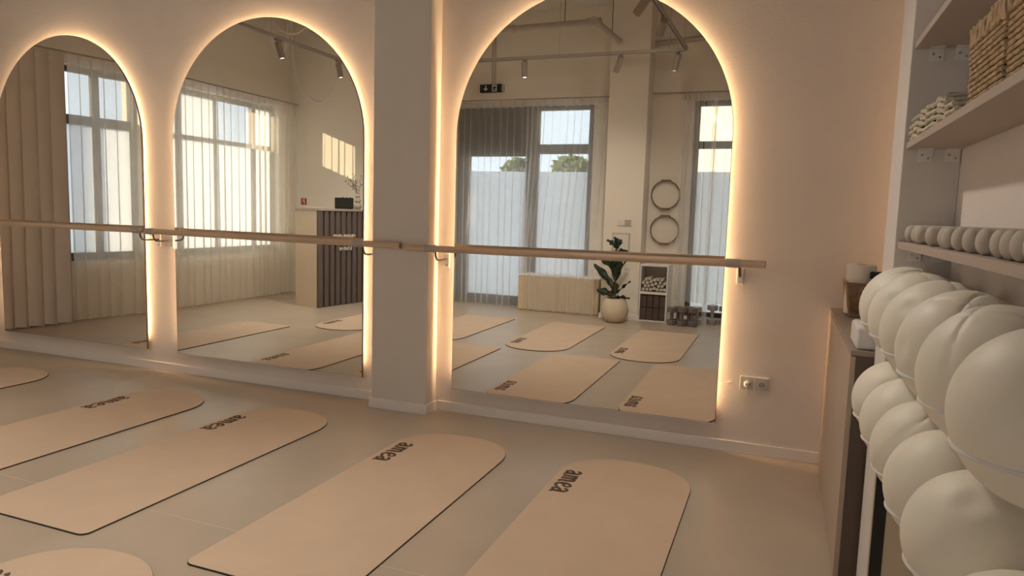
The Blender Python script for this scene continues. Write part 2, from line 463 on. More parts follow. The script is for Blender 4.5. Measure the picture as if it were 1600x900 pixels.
MB().tube([(-0.143, WY - 0.038, 0.397), (-0.143, WY - 0.036, 0.38), (-0.141, WY - 0.02, 0.345), (-0.146, WY - 0.010, 0.318), (-0.158, WY - 0.008, 0.302), (-0.170, WY - 0.007, 0.305),
           (-0.178, WY - 0.007, 0.325), (-0.186, WY - 0.007, 0.352), (-0.200, WY - 0.007, 0.371), (-0.218, WY - 0.007, 0.384), (-0.235, WY - 0.007, 0.391), (-0.262, WY - 0.006, 0.393), (-0.305, WY - 0.006, 0.395), (-0.345, WY - 0.006, 0.396)],
          0.0021, 6).build('lead', 'cable', t, smooth=True)
MB().box(-0.240, -0.226, WY - 0.012, WY, 0.386, 0.397).build('cable_clip', 'white', t)

# ------------------------------------------------------------------ lettering: swashy "amea"
def ribbon(mb, pts, fn, d0, d1, sub=6):
    # pts: (x, y, half-width); Catmull-Rom through them, built as a thick ribbon
    P = [Vector(p) for p in pts]; out = []
    for i in range(len(P) - 1):
        a = P[max(i - 1, 0)]; b_ = P[i]; c = P[i + 1]; d = P[min(i + 2, len(P) - 1)]
        for k in range(sub):
            u = k / sub
            out.append(0.5 * ((2 * b_) + (c - a) * u + (2 * a - 5 * b_ + 4 * c - d) * u * u + (3 * b_ - a - 3 * c + d) * u ** 3))
    out.append(P[-1])
    n = len(out); vs_ = []; fs = []
    for i, p in enumerate(out):
        t_ = out[min(i + 1, n - 1)] - out[max(i - 1, 0)]; t_.z = 0
        if t_.length < 1e-9: t_ = Vector((1, 0, 0))
        t_.normalize(); nx, ny = -t_.y, t_.x; w = max(p.z, 0.008)
        for s_, dd in ((1, d1), (-1, d1), (-1, d0), (1, d0)):
            vs_.append(fn(p.x + s_ * nx * w, p.y + s_ * ny * w, dd))
    for i in range(n - 1):
        for k in range(4):
            l = (k + 1) % 4
            fs.append((4 * i + k, 4 * i + l, 4 * i + 4 + l, 4 * i + 4 + k))
    fs.append((0, 1, 2, 3)); e = 4 * (n - 1); fs.append((e + 3, e + 2, e + 1, e))
    mb.add(vs_, fs)
GLYPH = {
    'a': (0.88, [[(0.10, 0.74, .10), (0.20, 0.92, .07), (0.40, 0.97, .06), (0.56, 0.84, .11), (0.59, 0.55, .12), (0.60, 0.25, .12), (0.68, 0.06, .08), (0.84, 0.04, .03)],
                 [(0.55, 0.56, .04), (0.30, 0.50, .07), (0.14, 0.28, .11), (0.25, 0.06, .07), (0.46, 0.10, .05), (0.57, 0.28, .04)]]),
    'm': (1.34, [[(0.02, 0.88, .03), (0.12, 0.93, .07), (0.17, 0.75, .11), (0.17, 0.02, .12)],
                 [(0.20, 0.68, .04), (0.36, 0.92, .05), (0.52, 0.88, .10), (0.58, 0.60, .12), (0.58, 0.02, .12)],
                 [(0.61, 0.68, .04), (0.78, 0.92, .05), (0.94, 0.88, .10), (1.00, 0.60, .12), (1.01, 0.22, .11), (1.10, 0.05, .07), (1.26, 0.06, .02)]]),
    'e': (0.84, [[(0.16, 0.44, .04), (0.42, 0.52, .05), (0.62, 0.66, .07), (0.60, 0.88, .07), (0.42, 0.97, .05), (0.20, 0.80, .10), (0.13, 0.48, .13), (0.20, 0.16, .11), (0.42, 0.03, .07), (0.66, 0.10, .04), (0.78, 0.24, .02)]]),
}
def amea(fn, h, d0, d1):
    mb = MB(); x = 0.0
    for ch in 'amea':
        w, strokes = GLYPH[ch]
        for st in strokes: ribbon(mb, [((px + x) * h, py * h, pw * 1.32 * h) for px, py, pw in st], fn, d0, d1)
        x += w
    return mb, x * h

# ------------------------------------------------------------------ exercise mats
MW, MLEN = 0.649, 1.757
def mat_outline(ins=0.0):
    hw = MW / 2 - ins; pts = []
    rise = 0.30 - ins; y_s = -0.30
    n = 40
    for k in range(n + 1):
        a = PI * k / n
        c, s_ = math.cos(a), math.sin(a)
        e = 2 / 2.15
        pts.append((hw * math.copysign(abs(c) ** e, c), y_s + rise * abs(s_) ** e))
    yb = -MLEN + ins; r = 0.035
    for k in range(7):
        a = PI + PI / 2 * k / 6
        pts.append((-hw + r + r * math.cos(a), yb + r + r * math.sin(a)))
    for k in range(7):
        a = 1.5 * PI + PI / 2 * k / 6
        pts.append((hw - r + r * math.cos(a), yb + r + r * math.sin(a)))
    return pts
def make_mat(loc, label):
    t = thing('yoga_mat', label, 'mat', loc, 'beige exercise mats')
    ox, oy = loc[0], loc[1]
    fn = lambda a, b_, d: (a + ox, b_ + oy, d)
    MB().prism(mat_outline(0.0), fn, 0.0, 0.0048).build('rubber_base', 'mat_base', t)
    MB().prism(mat_outline(0.0012), fn, 0.0048, 0.0078).build('top_layer', 'mat_top', t, bevel=0.001)
    # print runs towards the square end, letter tops towards +x
    h = 0.077
    tf = lambda a, b_, d: (ox - MW / 2 + 0.036 + b_, oy - 0.262 - a, d)
    mb, L = amea(tf, h, 0.0074, 0.0082)
    o = mb.build('printed_word', 'print', t); o['label'] = 'dark brown printed word amea'
    return t
Y1, Y2 = -0.398, -2.19
m0 = make_mat((-0.988 + MW / 2, Y1, 0), 'beige mat of the front row nearest the taupe cabinet')
for x, lab in ((-1.951, 'beige mat of the front row, second from the taupe cabinet'), (-3.107, 'beige mat of the front row, third from the taupe cabinet, ending left of the pillar'),
               (-4.075, 'beige mat of the front row, fourth from the taupe cabinet'), (-5.56, 'beige mat of the front row farthest left, cut by the picture edge')):
    dup(m0, (x + MW / 2, Y1, 0), lab)
for x, lab in ((-2.524, 'beige mat of the second row showing its rounded end at the lower left corner'), (-1.47, 'beige mat of the second row nearest the socket, seen in the right mirror'),
               (-3.65, 'beige mat of the second row seen at the left edge of the right mirror'), (-4.77, 'beige mat of the second row seen at the right edge of the middle mirror')):
    dup(m0, (x + MW / 2, Y2, 0), lab)

# ------------------------------------------------------------------ taupe cabinet by the mirror wall
CX0, CY0, CTZ = 0.243, -1.275, 0.850
t = thing('low_cabinet', 'taupe low cabinet standing in the corner beside the mirror wall', 'cabinet', (0.36, -0.62, 0))
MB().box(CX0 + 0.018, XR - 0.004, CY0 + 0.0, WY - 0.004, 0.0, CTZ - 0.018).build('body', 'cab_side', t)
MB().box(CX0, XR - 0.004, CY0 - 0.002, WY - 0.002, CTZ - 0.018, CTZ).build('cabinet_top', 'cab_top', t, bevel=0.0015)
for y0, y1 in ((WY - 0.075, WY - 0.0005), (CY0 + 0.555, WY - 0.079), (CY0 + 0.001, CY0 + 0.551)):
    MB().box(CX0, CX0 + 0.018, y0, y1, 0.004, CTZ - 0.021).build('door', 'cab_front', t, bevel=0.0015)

def woven_box(mb, x0, x1, y0, y1, z0, z1, flare, n_per_m, r, vertical=True):
    # tapered basket wall out of round strands
    def corner(u, z):
        k = (z - z0) / (z1 - z0) * flare
        X0, X1, Yy0, Yy1 = x0 - k, x1 + k, y0 - k, y1 + k
        per = [(X0, Yy0), (X1, Yy0), (X1, Yy1), (X0, Yy1)]
        s_ = u * 4; i = int(s_) % 4; f_ = s_ - int(s_)
        a, b_ = per[i], per[(i + 1) % 4]
        return (a[0] + (b_[0] - a[0]) * f_, a[1] + (b_[1] - a[1]) * f_, z)
    if vertical:
        n = int(n_per_m)
        for i in range(4 * n):
            u = i / (4 * n)
            w = random.uniform(0.75, 1.1) * r
            mb.tube([corner(u, z0 + (z1 - z0) * k / 3) for k in range(4)], w, 5)
        for zz in (z0 + 0.006, z1 - 0.004):
            mb.tube([corner(k / 40, zz) for k in range(40)], r * 1.7, 6, closed=True)
    else:
        n = int((z1 - z0) / (2 * r))
        for i in range(n):
            z = z0 + r + i * 2 * r
            pts = []; N = 72
            for k in range(N):
                p = corner(k / N, z); j = r * 0.28 * math.sin(k * 2.3 + i * 1.7) + random.uniform(-1, 1) * r * 0.12
                pts.append((p[0] + j * 0.6, p[1] + j * 0.6, p[2] + j))
            mb.tube(pts, r * 0.80, 6, closed=True)
t = thing('reed_basket', 'small brown reed basket on the taupe cabinet', 'basket', (0.372, -0.24, CTZ))
w = MB(); woven_box(w, 0.310, 0.432, -0.335, -0.115, CTZ + 0.004, CTZ + 0.165, 0.022, 20, 0.0042)
MB().prism([(0.314, -0.331), (0.428, -0.331), (0.428, -0.119), (0.314, -0.119)], lambda a, b_, d_: (a, b_, d_), CTZ + 0.006, CTZ + 0.05).build('gap_shade_core', 'reed_dark', t)  # dark block standing in for shade behind the strands
w.build('woven_wall', 'reed', t, smooth=True)
MB().box(0.308, 0.434, -0.338, -0.112, CTZ, CTZ + 0.006).build('basket_bottom', 'reed', t)
t = thing('paper_roll', 'thick white paper roll standing in the reed basket', 'paper roll', (0.372, -0.225, CTZ + 0.006))
MB().lathe([(0.022, 0.0), (0.062, 0.0), (0.066, 0.004), (0.066, 0.236), (0.062, 0.24), (0.022, 0.24)], (0.354, -0.22, CTZ + 0.008), 36).build('paper_winding', 'paper', t, smooth=True)
MB().lathe([(0.018, 0), (0.0215, 0), (0.0215, 0.241), (0.018, 0.241)], (0.354, -0.22, CTZ + 0.008), 20).build('core_tube', 'straw', t, smooth=True)
t = thing('spray_bottle', 'black spray trigger of a bottle standing in the reed basket', 'spray bottle', (0.425, -0.30, CTZ + 0.006))
MB().lathe([(0.022, 0.0), (0.024, 0.01), (0.024, 0.13), (0.012, 0.16), (0.011, 0.18)], (0.428, -0.300, CTZ + 0.006), 18).build('bottle', 'black', t, smooth=True)
zt = CTZ + 0.006 + 0.18
MB().box(0.385, 0.445, -0.309, -0.291, zt, zt + 0.035).build('spray_head', 'black', t, bevel=0.006)
MB().tube([(0.405, -0.300, zt + 0.002), (0.400, -0.300, zt - 0.018), (0.388, -0.300, zt - 0.038)], 0.0045, 8).build('trigger', 'black', t, smooth=True)
t = thing('wipes_box', 'glossy white wipes box at the near end of the taupe cabinet', 'box', (0.31, -1.14, CTZ))
MB().box(0.258, 0.372, -1.255, -1.03, CTZ, CTZ + 0.083).build('box_body', 'box_w', t, bevel=0.014, seg=4)
MB().box(0.284, 0.362, -1.245, -1.04, CTZ + 0.081, CTZ + 0.086).build('lid', 'cab_top', t, bevel=0.002)

# ------------------------------------------------------------------ shelf niche on the right wall
SY0, SY1 = -3.55, -1.532
def shelf(z0, z1, label, brackets):
    t_ = thing('wall_shelf', label, 'shelf', (0.40, -2.5, z0))
    MB().box(0.326, XR - 0.001, SY0, SY1, z0, z1).build('board', 'shelf', t_, bevel=0.001)
    for x in brackets:
        k = MB().box(x, x + 0.040, SY1 - 0.003, SY1, z0 - 0.040, z0).box(x, x + 0.040, SY1 - 0.034, SY1 - 0.003, z0 - 0.003, z0).build('angle_bracket', 'white_p', t_, bevel=0.0008)
        for dx, dz in ((0.012, 0.018), (0.029, 0.028)):
            MB().cyl((x + dx, SY1 - 0.0065, z0 - dz), (x + dx, SY1 - 0.003, z0 - dz), 0.0035, 8).build('screw', 'steel', k, smooth=True)
    return t_
shelf(1.224, 1.244, 'lowest taupe wall shelf carrying the grey rounded bars', (0.352, 0.418))
shelf(1.526, 1.546, 'middle taupe wall shelf carrying the seagrass baskets', (0.357, 0.428))
shelf(1.822, 1.842, 'top taupe wall shelf above the seagrass baskets', (0.363, 0.431))

# rounded silicone bars on the lowest shelf
def capsule(mb, c, L, r, n=20):
    prof = [(0.0006, 0)] + [(r * math.sin(a), r * 0.62 * (1 - math.cos(a))) for a in [PI / 2 * k / 7 for k in range(1, 8)]]
    prof += [(r, L - r * 0.62)] + [(r * math.cos(a), L - r * 0.62 + r * 0.62 * math.sin(a)) for a in [PI / 2 * k / 7 for k in range(1, 7)]] + [(0.0006, L)]
    mb.lathe(prof, c, n, 'X')
RR = 0.0262
y = -1.575; rods = []
ys = [-1.590, -1.712, -1.768, -1.930, -2.078, -2.134, -2.235, -2.335, -2.435, -2.548, -2.604, -2.660, -2.725]
cap0 = None
for i, yy in enumerate(ys):
    if cap0 is None:
        mb = MB(); capsule(mb, (0.334, yy, 1.2445 + RR), 0.134, RR)
        cap0 = tag(mb.build('weighted_bar', 'rod', None, (0.334, yy, 1.2445), smooth=True), '', 'weight bar', 'rounded bars on the lowest shelf')
        o = cap0
    else:
        o = cap0.copy(); COL.objects.link(o); o.location = (0.334 + random.uniform(-0.001, 0.002), yy, 1.2445)
    o['label'] = 'grey beige round-ended bar, %s from the pier on the lowest shelf' % ORD[i]

# baskets and cloths on the middle shelf
SZ = 1.546
def sea_basket(y0, y1, label, tl):
    t_ = thing('seagrass_basket', label, 'basket', (0.40, (y0 + y1) / 2, SZ), 'seagrass baskets')
    w_ = MB(); woven_box(w_, 0.338, 0.462, y0, y1, SZ + 0.003, SZ + 0.128, 0.004, 10, 0.0056, vertical=False)
    MB().box(0.340, 0.460, y0 + 0.002, y1 - 0.002, SZ + 0.004, SZ + 0.125).build('gap_shade_core', 'reed_dark', t_)  # dark box in place of the shade between the woven rows
    w_.build('woven_wall', 'straw', t_, smooth=True)
    rim = MB()
    for k in range(22):      # upright plaits at the rim and corners
        u = k / 22
        for (xa, ya, xb, yb) in ((0.333, y0, 0.333, y1), (0.333, y1, 0.466, y1), (0.333, y0, 0.466, y0)):
            xx = xa + (xb - xa) * u; yy_ = ya + (yb - ya) * u
            rim.tube([(xx, yy_, SZ + 0.118), (xx + random.uniform(-.003, .003), yy_, SZ + 0.137), (xx, yy_ + .003, SZ + 0.155 + random.uniform(-.004, .005))], 0.0052, 5)
    rim.build('plaited_rim', 'straw', t_, smooth=True)
    MB().box(0.336, 0.464, y0, y1, SZ, SZ + 0.005).build('basket_bottom', 'straw', t_)
    for k in range(3):
        zz = SZ + 0.006
        yy0 = y0 + 0.012 + k * (y1 - y0 - 0.02) / 3; yy1 = yy0 + (y1 - y0 - 0.03) / 3
        b_ = MB().box(0.344, 0.456, yy0, yy1, zz, SZ + 0.178 + 0.006 * (k % 2))
        tag(b_.build('folded_towel', 'cloth', None, (0.40, (yy0 + yy1) / 2, zz), bevel=0.012, seg=4),
            'white folded towel, %s from the pier in the %s' % (ORD[k], tl), 'towel', 'towels in the seagrass baskets')
sea_basket(-2.505, -2.255, 'seagrass basket with white towels next to the rope-edged cloths', 'seagrass basket next to the rope-edged cloths')
sea_basket(-2.80, -2.535, 'seagrass basket with white towels at the right picture edge', 'seagrass basket at the picture edge')
for k in range(4):
    z = SZ + 0.001 + k * 0.0165
    y0, y1 = -2.17 + 0.045 * k, -1.56 - 0.012 * (k % 2)
    t = thing('rope_edged_cloth', 'folded black cloth with beige rope edge, %s from the bottom of the stack' % ORD[k], 'cloth', (0.40, (y0 + y1) / 2, z), 'rope-edged cloths on the middle shelf')
    MB().box(0.338, 0.465, y0, y1, z, z + 0.0155).build('folded_cloth', 'black_cloth', t, bevel=0.004)
    pts = []
    N = 60
    for i in range(N + 1):
        u = i / N
        pts.append((0.333 + 0.004 * math.sin(u * 41 + k * 2) + 0.0015 * random.uniform(-1, 1), y0 + (y1 - y0) * u, z + 0.0068 + 0.0032 * math.sin(u * 29 + k)))
    radii = [0.0062 * (1 + 0.28 * math.sin(i * 2.1)) for i in range(N + 1)]
    MB().tube(pts, 0.006, 7, radii=radii).build('rope_edge', 'rope', t, smooth=True)
    MB().tube([(0.333, y0, z + 0.007), (0.36, y0 - 0.004, z + 0.008), (0.40, y0 - 0.004, z + 0.008), (0.455, y0 - 0.004, z + 0.008)], 0.006, 7).build('rope_end', 'rope', t, smooth=True)

# slotted board against the pier below the balls
t = thing('slotted_board', 'beige upright board with a black rounded slot beside the pier, under the balls', 'board', (0.40, -1.54, 0))
MB().box(0.3185, XR - 0.001, -1.548, -1.5315, 0.0, 0.86).build('board', 'desk', t, bevel=0.002)
def slot(x0, x1, z0, z1):
    r = (x1 - x0) / 2; pts = [(x0, z0), (x1, z0)] + [(x0 + r + r * math.cos(PI * k / 12), z1 - r + r * math.sin(PI * k / 12)) for k in range(13)]
    return MB().prism(pts, lambda a, b_, d: (a, d, b_), -1.540, -1.5495)
slot(0.322, 0.358, 0.03, 0.513).build('slot', 'black', t)
slot(0.3195, 0.345, 0.54, 0.565).build('grip_hole', 'black', t)

# ball racks and soft balls
BR, RING_R, BX = 0.1235, 0.114, 0.3455
def make_ball():
    n, m_ = 64, 40
    def f(u, v):
        a = 2 * PI * u; b_ = PI * (v - 0.5) * 0.9999
        d = Vector((math.cos(b_) * math.cos(a), math.cos(b_) * math.sin(a), math.sin(b_)))
        r = BR
        # moulded seams that meet at the valve, softly wrinkled
        for (nx, ny, nz, off) in ((0.2, 0.95, 0.25, 0.22), (0.9, -0.2, 0.35, 0.35)):
            q = d.dot(Vector((nx, ny, nz)).normalized()) - off
            r -= 0.0034 * math.exp(-(q / 0.032) ** 2)
        vd = d.dot(Vector((-0.75, -0.55, 0.3)).normalized())
        r -= 0.006 * math.exp(-((1 - vd) / 0.012) ** 2)
        r *= 1 + 0.006 * math.sin(3 * a + 2 * b_) * math.cos(b_)
        return d * r
    return MB().grid(n, m_, f, closed_u=True)
ball0 = None
for row, (zr, cnt, nm) in enumerate(((1.000, 6, 'upper'), (0.716, 6, 'lower'))):
    t = thing('ball_rack', 'white wire ring rack of the %s ball row' % nm, 'rack', (XR - 0.01, -2.4, zr), 'wire ball racks')
    MB().box(XR - 0.006, XR, -1.63 - 0.25 * cnt + 0.12, -1.56, zr - 0.014, zr + 0.014).build('wall_rail', 'white_p', t, bevel=0.001)
    for k in range(cnt):
        yc = -1.645 - 0.25 * k
        MB().tube([(BX + RING_R * math.cos(2 * PI * i / 40), yc + RING_R * math.sin(2 * PI * i / 40), zr) for i in range(40)], 0.0032, 8, closed=True).build('ring', 'white_p', t, smooth=True)
        zc = zr + math.sqrt(BR ** 2 - (RING_R - 0.003) ** 2) - 0.004
        if ball0 is None:
            mb = make_ball(); ball0 = mb.build('exercise_ball', 'ball', None, (0, 0, 0), smooth=True); o = ball0
            tag(o, '', 'ball', 'soft balls on the wire racks')
        else:
            o = ball0.copy(); COL.objects.link(o)
        o.location = (BX, yc, zc)
        o.rotation_euler = (random.uniform(-0.5, 0.5), random.uniform(-0.5, 0.5), random.uniform(-2.2, 2.2))
        if row == 1 and k == 5:
            o.scale = (0.935, 0.935, 0.80); o.location.z = zr + 0.012
            o.rotation_euler = (0, 0, 1.0)
        o['label'] = 'cream soft ball, %s from the pier in the %s ring row' % (ORD[k], nm)

# ------------------------------------------------------------------ windows and door
def window(name, xf, u0, u1, z0, z1, mull, cross, film_z, label, depth=-0.12, sun_limit_film=False):
    # xf local axes: u along the wall, d into the room, z up
    root = MB(xf); fw = 0.055
    root.box(u0, u0 + fw, depth - 0.035, depth + 0.035, z0, z1).box(u1 - fw, u1, depth - 0.035, depth + 0.035, z0, z1)
    root.box(u0 + fw, u1 - fw, depth - 0.035, depth + 0.035, z1 - fw, z1).box(u0 + fw, u1 - fw, depth - 0.035, depth + 0.035, z0, z0 + fw)
    o = struct(root.build(name, 'frame'), label)
    for a, b_ in mull:
        MB(xf).box(a, b_, depth - 0.03, depth + 0.03, z0 + fw, z1 - fw).build('mullion', 'frame', o)
    edges = [u0 + fw] + [e for ab in mull for e in ab] + [u1 - fw]
    for i in range(0, len(edges), 2):
        a, b_ = edges[i], edges[i + 1]
        zs = [z0 + fw]
        for (c0, c1) in cross:
            MB(xf).box(a, b_, depth - 0.03, depth + 0.03, c0, c1).build('crossbar', 'frame', o); zs += [c0, c1]
        zs.append(z1 - fw)
        for j in range(0, len(zs), 2):
            lo, hi = zs[j], zs[j + 1]
            MB(xf).box(a, b_, depth - 0.004, depth + 0.004, lo, hi).build('pane', 'glass', o)
            fz = 9.0 if (sun_limit_film and i != len(edges) - 4) else film_z  # film added over most upper panes to narrow the sun patch
            if fz and lo < fz:
                MB(xf).box(a, b_, depth + 0.0045, depth + 0.0055, lo, min(hi, fz)).build('frosted_film', 'frost', o)
    return o
# rear wall frame: u runs along +x here, d towards the room (+y)
def rearxf(y): 
    m = Matrix.Identity(4); m[1][3] = y; return m
RX = rearxf(-5.15)
window('window_1', RX, -3.26, -2.45, 0.0, 2.73, [], [(2.098, 2.225)], 1.86, 'tall dark framed window right of the glass door', -0.06)
# glazed door with dark transom panel
b = MB(RX)
b.box(-4.415, -4.235, -0.10, -0.03, 0, 2.73).box(-3.375, -3.262, -0.10, -0.03, 0, 2.73).box(-4.235, -3.375, -0.10, -0.03, 2.68, 2.73).box(-4.235, -3.375, -0.10, -0.03, 0, 0.125).box(-4.235, -3.375, -0.10, -0.03, 2.066, 2.12)
d = struct(b.build('door_1', 'frame'), 'glazed entrance door with dark transom panel')
MB(RX).box(-4.235, -3.375, -0.085, -0.045, 2.12, 2.68).build('transom_panel', 'transom', d)
MB(RX).box(-4.235, -3.375, -0.069, -0.061, 0.125, 2.066).build('pane', 'glass', d)
MB(RX).box(-4.235, -3.375, -0.060, -0.059, 0.125, 1.86).build('frosted_film', 'frost', d)
h = MB(RX).box(-4.275, -4.245, -0.03, -0.022, 0.93, 1.16).build('handle_plate', 'steel', d)
MB().tube([(-4.26, -5.172, 1.09), (-4.26, -5.125, 1.09), (-4.14, -5.12, 1.085)], 0.009, 8).build('lever', 'steel', h, smooth=True)
h = MB(RX).box(-3.29, -3.27, -0.03, -0.02, 1.08, 1.36).build('lock_plate', 'steel', d)
window('window_2', rearxf(-5.0), -1.125, -0.335, 0.065, 2.715, [], [(2.145, 2.235)], 1.865, 'narrow dark framed window behind the dumbbells', -0.07)
window('window_3', XA, WA0 + 0.005, WA1 - 0.005, 0.665, 2.695, [(1.668, 1.745)], [(2.095, 2.195)], 2.095, 'dark framed left window behind the sheer and the taupe drape')
window('window_4', XB, WB0 + 0.005, WB1 - 0.005, 0.665, 2.695, [(0.575, 0.655), (1.20, 1.235), (1.89, 1.96)], [(2.085, 2.135)], 2.085, 'dark framed left window nearer the desk', sun_limit_film=True)
for xf, a, c in ((XA, WA0, WA1), (XB, WB0, WB1)):
    struct(MB(xf).box(a, c, -0.14, 0.02, 0.645, 0.668).build('trim_1' if xf is XA else 'trim_2', 'frame'), 'dark window sill of the %s left window' % ('farther' if xf is XA else 'nearer'))
portal('portal_door', (-3.43, -5.46, 1.37), (0, 1, 0), 1.98, 2.74)
portal('portal_right', (-0.73, -5.46, 1.39), (0, 1, 0), 0.8, 2.66)
pa = XA @ Vector(((WA0 + WA1) / 2, -0.31, 1.68)); na = XA.to_3x3() @ Vector((0, 1, 0))
portal('portal_left_far', pa, na, WA1 - WA0, 2.04)
pb = XB @ Vector(((WB0 + WB1) / 2, -0.31, 1.68)); nb = XB.to_3x3() @ Vector((0, 1, 0))
portal('portal_left_near', pb, nb, WB1 - WB0, 2.04)

# ------------------------------------------------------------------ curtains
def curtain(name, path, z0, z1, wl, amp, label, m, heading='sheer_h', seed=1, hz=0.085, top_path=None):
    rng = random.Random(seed)
    P = [Vector((p[0], p[1], 0)) for p in path]
    PT = [Vector((p[0], p[1], 0)) for p in (top_path or path)]
    seg = [(P[i + 1] - P[i]).length for i in range(len(P) - 1)]; L = sum(seg)
    folds = max(2, int(L / wl))
    jit = [rng.uniform(-0.30, 0.30) for _ in range(folds + 2)]
    ampj = [rng.uniform(0.55, 1.25) for _ in range(folds + 2)]
    def at(s_, z=0.0):
        s_ = min(max(s_, 0), L * 0.99999); i = 0
        while s_ > seg[i]: s_ -= seg[i]; i += 1
        t_ = (P[i + 1] - P[i]).normalized()
        k = min(max((z - 0.6) / 1.9, 0.0), 1.0); k = k * k * (3 - 2 * k)
        return (P[i] + t_ * s_).lerp(PT[i].lerp(PT[i + 1], s_ / seg[i]), k), t_
    def surf(zlo, zhi, k):
        def f(u, v):
            q = u * folds; i = int(min(q, folds - 1e-6)); fr = q - i
            z = zlo + (zhi - zlo) * v
            top = (z - z0) / (z1 - z0)
            g = (0.55 + 0.45 * (1 - top)) * k
            A = amp * (ampj[i] * (1 - fr) + ampj[i + 1] * fr) * g
            ph = q + (jit[i] * (1 - fr) + jit[i + 1] * fr) * (0.35 + 0.65 * (1 - top))
            s_ = u * L - 0.25 * wl * math.sin(2 * PI * ph) * (0.5 + 0.5 * g)
            p, t_ = at(s_, z)
            nn = Vector((-t_.y, t_.x, 0))
            p = p + nn * A * (math.cos(2 * PI * ph) + 0.25 * math.sin(4 * PI * ph + i))
            return (p.x, p.y, z + (0.008 * math.sin(2 * PI * ph) if v == 0 else 0))
        return f
    mid, _ = at(L / 2)
    t_ = thing(name, label, 'curtain', (mid.x, mid.y, z0))
    MB().grid(folds * 18 + 1, 10, surf(z0, z1 - hz, 1.0)).build('fabric', m, t_, smooth=True)
    MB().grid(folds * 18 + 1, 3, surf(z1 - hz, z1, 1.0)).build('heading_tape', heading, t_, smooth=True)
    return t_
ca = lambda y: -7.06 + (y + 0.5) * -0.165
curtain('sheer_curtain', [(ca(-1.20), -1.20), (ca(-2.1), -2.1), (-6.80, -2.25), (-6.80, -4.60)], 0.03, 2.76, 0.125, 0.030, 'long white sheer curtain along the left windows', 'sheer_d', seed=3)
curtain('taupe_drape', [(ca(-0.38) + .02, -0.38), (ca(-1.17) + .02, -1.17)], 0.015, 2.775, 0.125, 0.020, 'heavy taupe drape gathered at the left wall, in the leftmost mirror', 'drape', heading='drape', seed=5)
curtain('door_curtain', [(-4.46, -5.0), (-3.36, -5.0), (-3.15, -4.72), (-2.24, -4.70)], 0.012, 2.785, 0.105, 0.027, 'white sheer curtain across the glass door and low birch cabinet', 'sheer', seed=9, top_path=[(-4.46, -5.0), (-3.36, -5.0), (-3.12, -5.0), (-2.24, -5.0)])
curtain('window_curtain', [(-1.25, -4.88), (-1.0, -4.88)], 0.25, 2.785, 0.06, 0.028, 'white sheer curtain gathered left of the narrow window', 'sheer', seed=12)
curtain('curtain_strip', [(-0.99, -4.86), (-0.45, -4.86)], 0.25, 2.785, 0.13, 0.018, 'white sheer curtain panel across the narrow window', 'sheer', seed=14)
curtain('curtain_tail', [(-0.885, -4.70), (-0.825, -4.70)], 0.01, 2.75, 0.03, 0.008, 'narrow white curtain tail hanging between the dumbbells', 'sheer', seed=15)
def rail(name, pts, label):
    tag(MB().tube(pts, 0.011, 6).build(name, 'trackm', None, pts[0]), label, 'curtain rail')
rail('curtain_rail', [(ca(0.02) - .0, 0.02, 2.785), (ca(-2.1), -2.1, 2.785), (-6.80, -2.25, 2.775), (-6.80, -4.695, 2.77)], 'thin curtain rail along the left wall')
rail('curtain_rail', [(-4.46, -5.0, 2.80), (-2.135, -5.0, 2.80)], 'thin curtain rail above the glass door')
rail('curtain_rail', [(-1.64, -4.88, 2.80), (-0.2, -4.88, 2.80)], 'thin curtain rail above the narrow window')

# ------------------------------------------------------------------ reception desk
dl = Vector((-5.53, -3.46, 0)); ang = math.radians(9)
DX = Matrix.Translation(dl) @ Matrix.Rotation(ang, 4, 'Z')          # local: -x = depth of the desk, -y = along the slatted front
t = thing('reception_desk', 'beige reception desk with dark slatted front and pale lettering, in the middle mirror', 'desk', tuple(dl))
DL = 1.12
MB(DX).box(-0.41, -0.03, -DL, 0.0, 0.0, 1.245).build('body', 'desk', t, bevel=0.002)
MB(DX).box(-0.03, -0.018, -DL, -0.002, 0.0, 1.245).build('shadow_board', 'slat_gap', t)
k = 0
yy = 0.0
while yy > -DL + 0.06:
    MB(DX).box(-0.018, 0.010, yy - 0.070, yy, 0.0, 1.240).build('slat', 'slat', t, bevel=0.0015)
    yy -= 0.103
MB(DX).box(-0.42, 0.016, -DL - 0.005, 0.006, 1.245, 1.275).build('counter_top', 'desk_top', t, bevel=0.002)
MB(DX).box(-0.33, -0.12, -0.20, -0.02, 1.275, 1.287).build('document_tray', 'desk', t, bevel=0.002)
fnS = lambda a, b_, d_: DX @ Vector((d_, -0.655 + a, 0.83 + b_))
mb, L = amea(fnS, 0.108, 0.010, 0.024)
o = mb.build('sign_lettering', 'letter', t); o['label'] = 'pale raised letters amea'
def strokes_text(segs, fn, d0, d1, w):
    m_ = MB()
    for s_ in segs: ribbon(m_, [(p[0], p[1], w) for p in s_], fn, d0, d1, sub=3)
    return m_
ST = {'s': [[(.8, .9), (.4, 1), (.1, .75), (.5, .5), (.85, .25), (.5, 0), (.1, .1)]], 't': [[(.5, 1), (.5, 0)], [(.1, 1), (.9, 1)]], 'u': [[(.1, 1), (.1, .3), (.5, 0), (.9, .3), (.9, 1)]],
      'd': [[(.1, 0), (.1, 1)], [(.1, 1), (.6, .95), (.9, .5), (.6, .05), (.1, 0)]], 'i': [[(.5, 0), (.5, 1)]], 'o': [[(.5, 1), (.1, .6), (.1, .4), (.5, 0), (.9, .4), (.9, .6), (.5, 1)]]}
segs = []
for i, ch in enumerate('studio'):
    for s_ in ST[ch]: segs.append([(i * 0.040 + p[0] * 0.026, p[1] * 0.036) for p in s_])
fnT = lambda a, b_, d_: DX @ Vector((d_, -0.595 + a, 0.735 + b_))
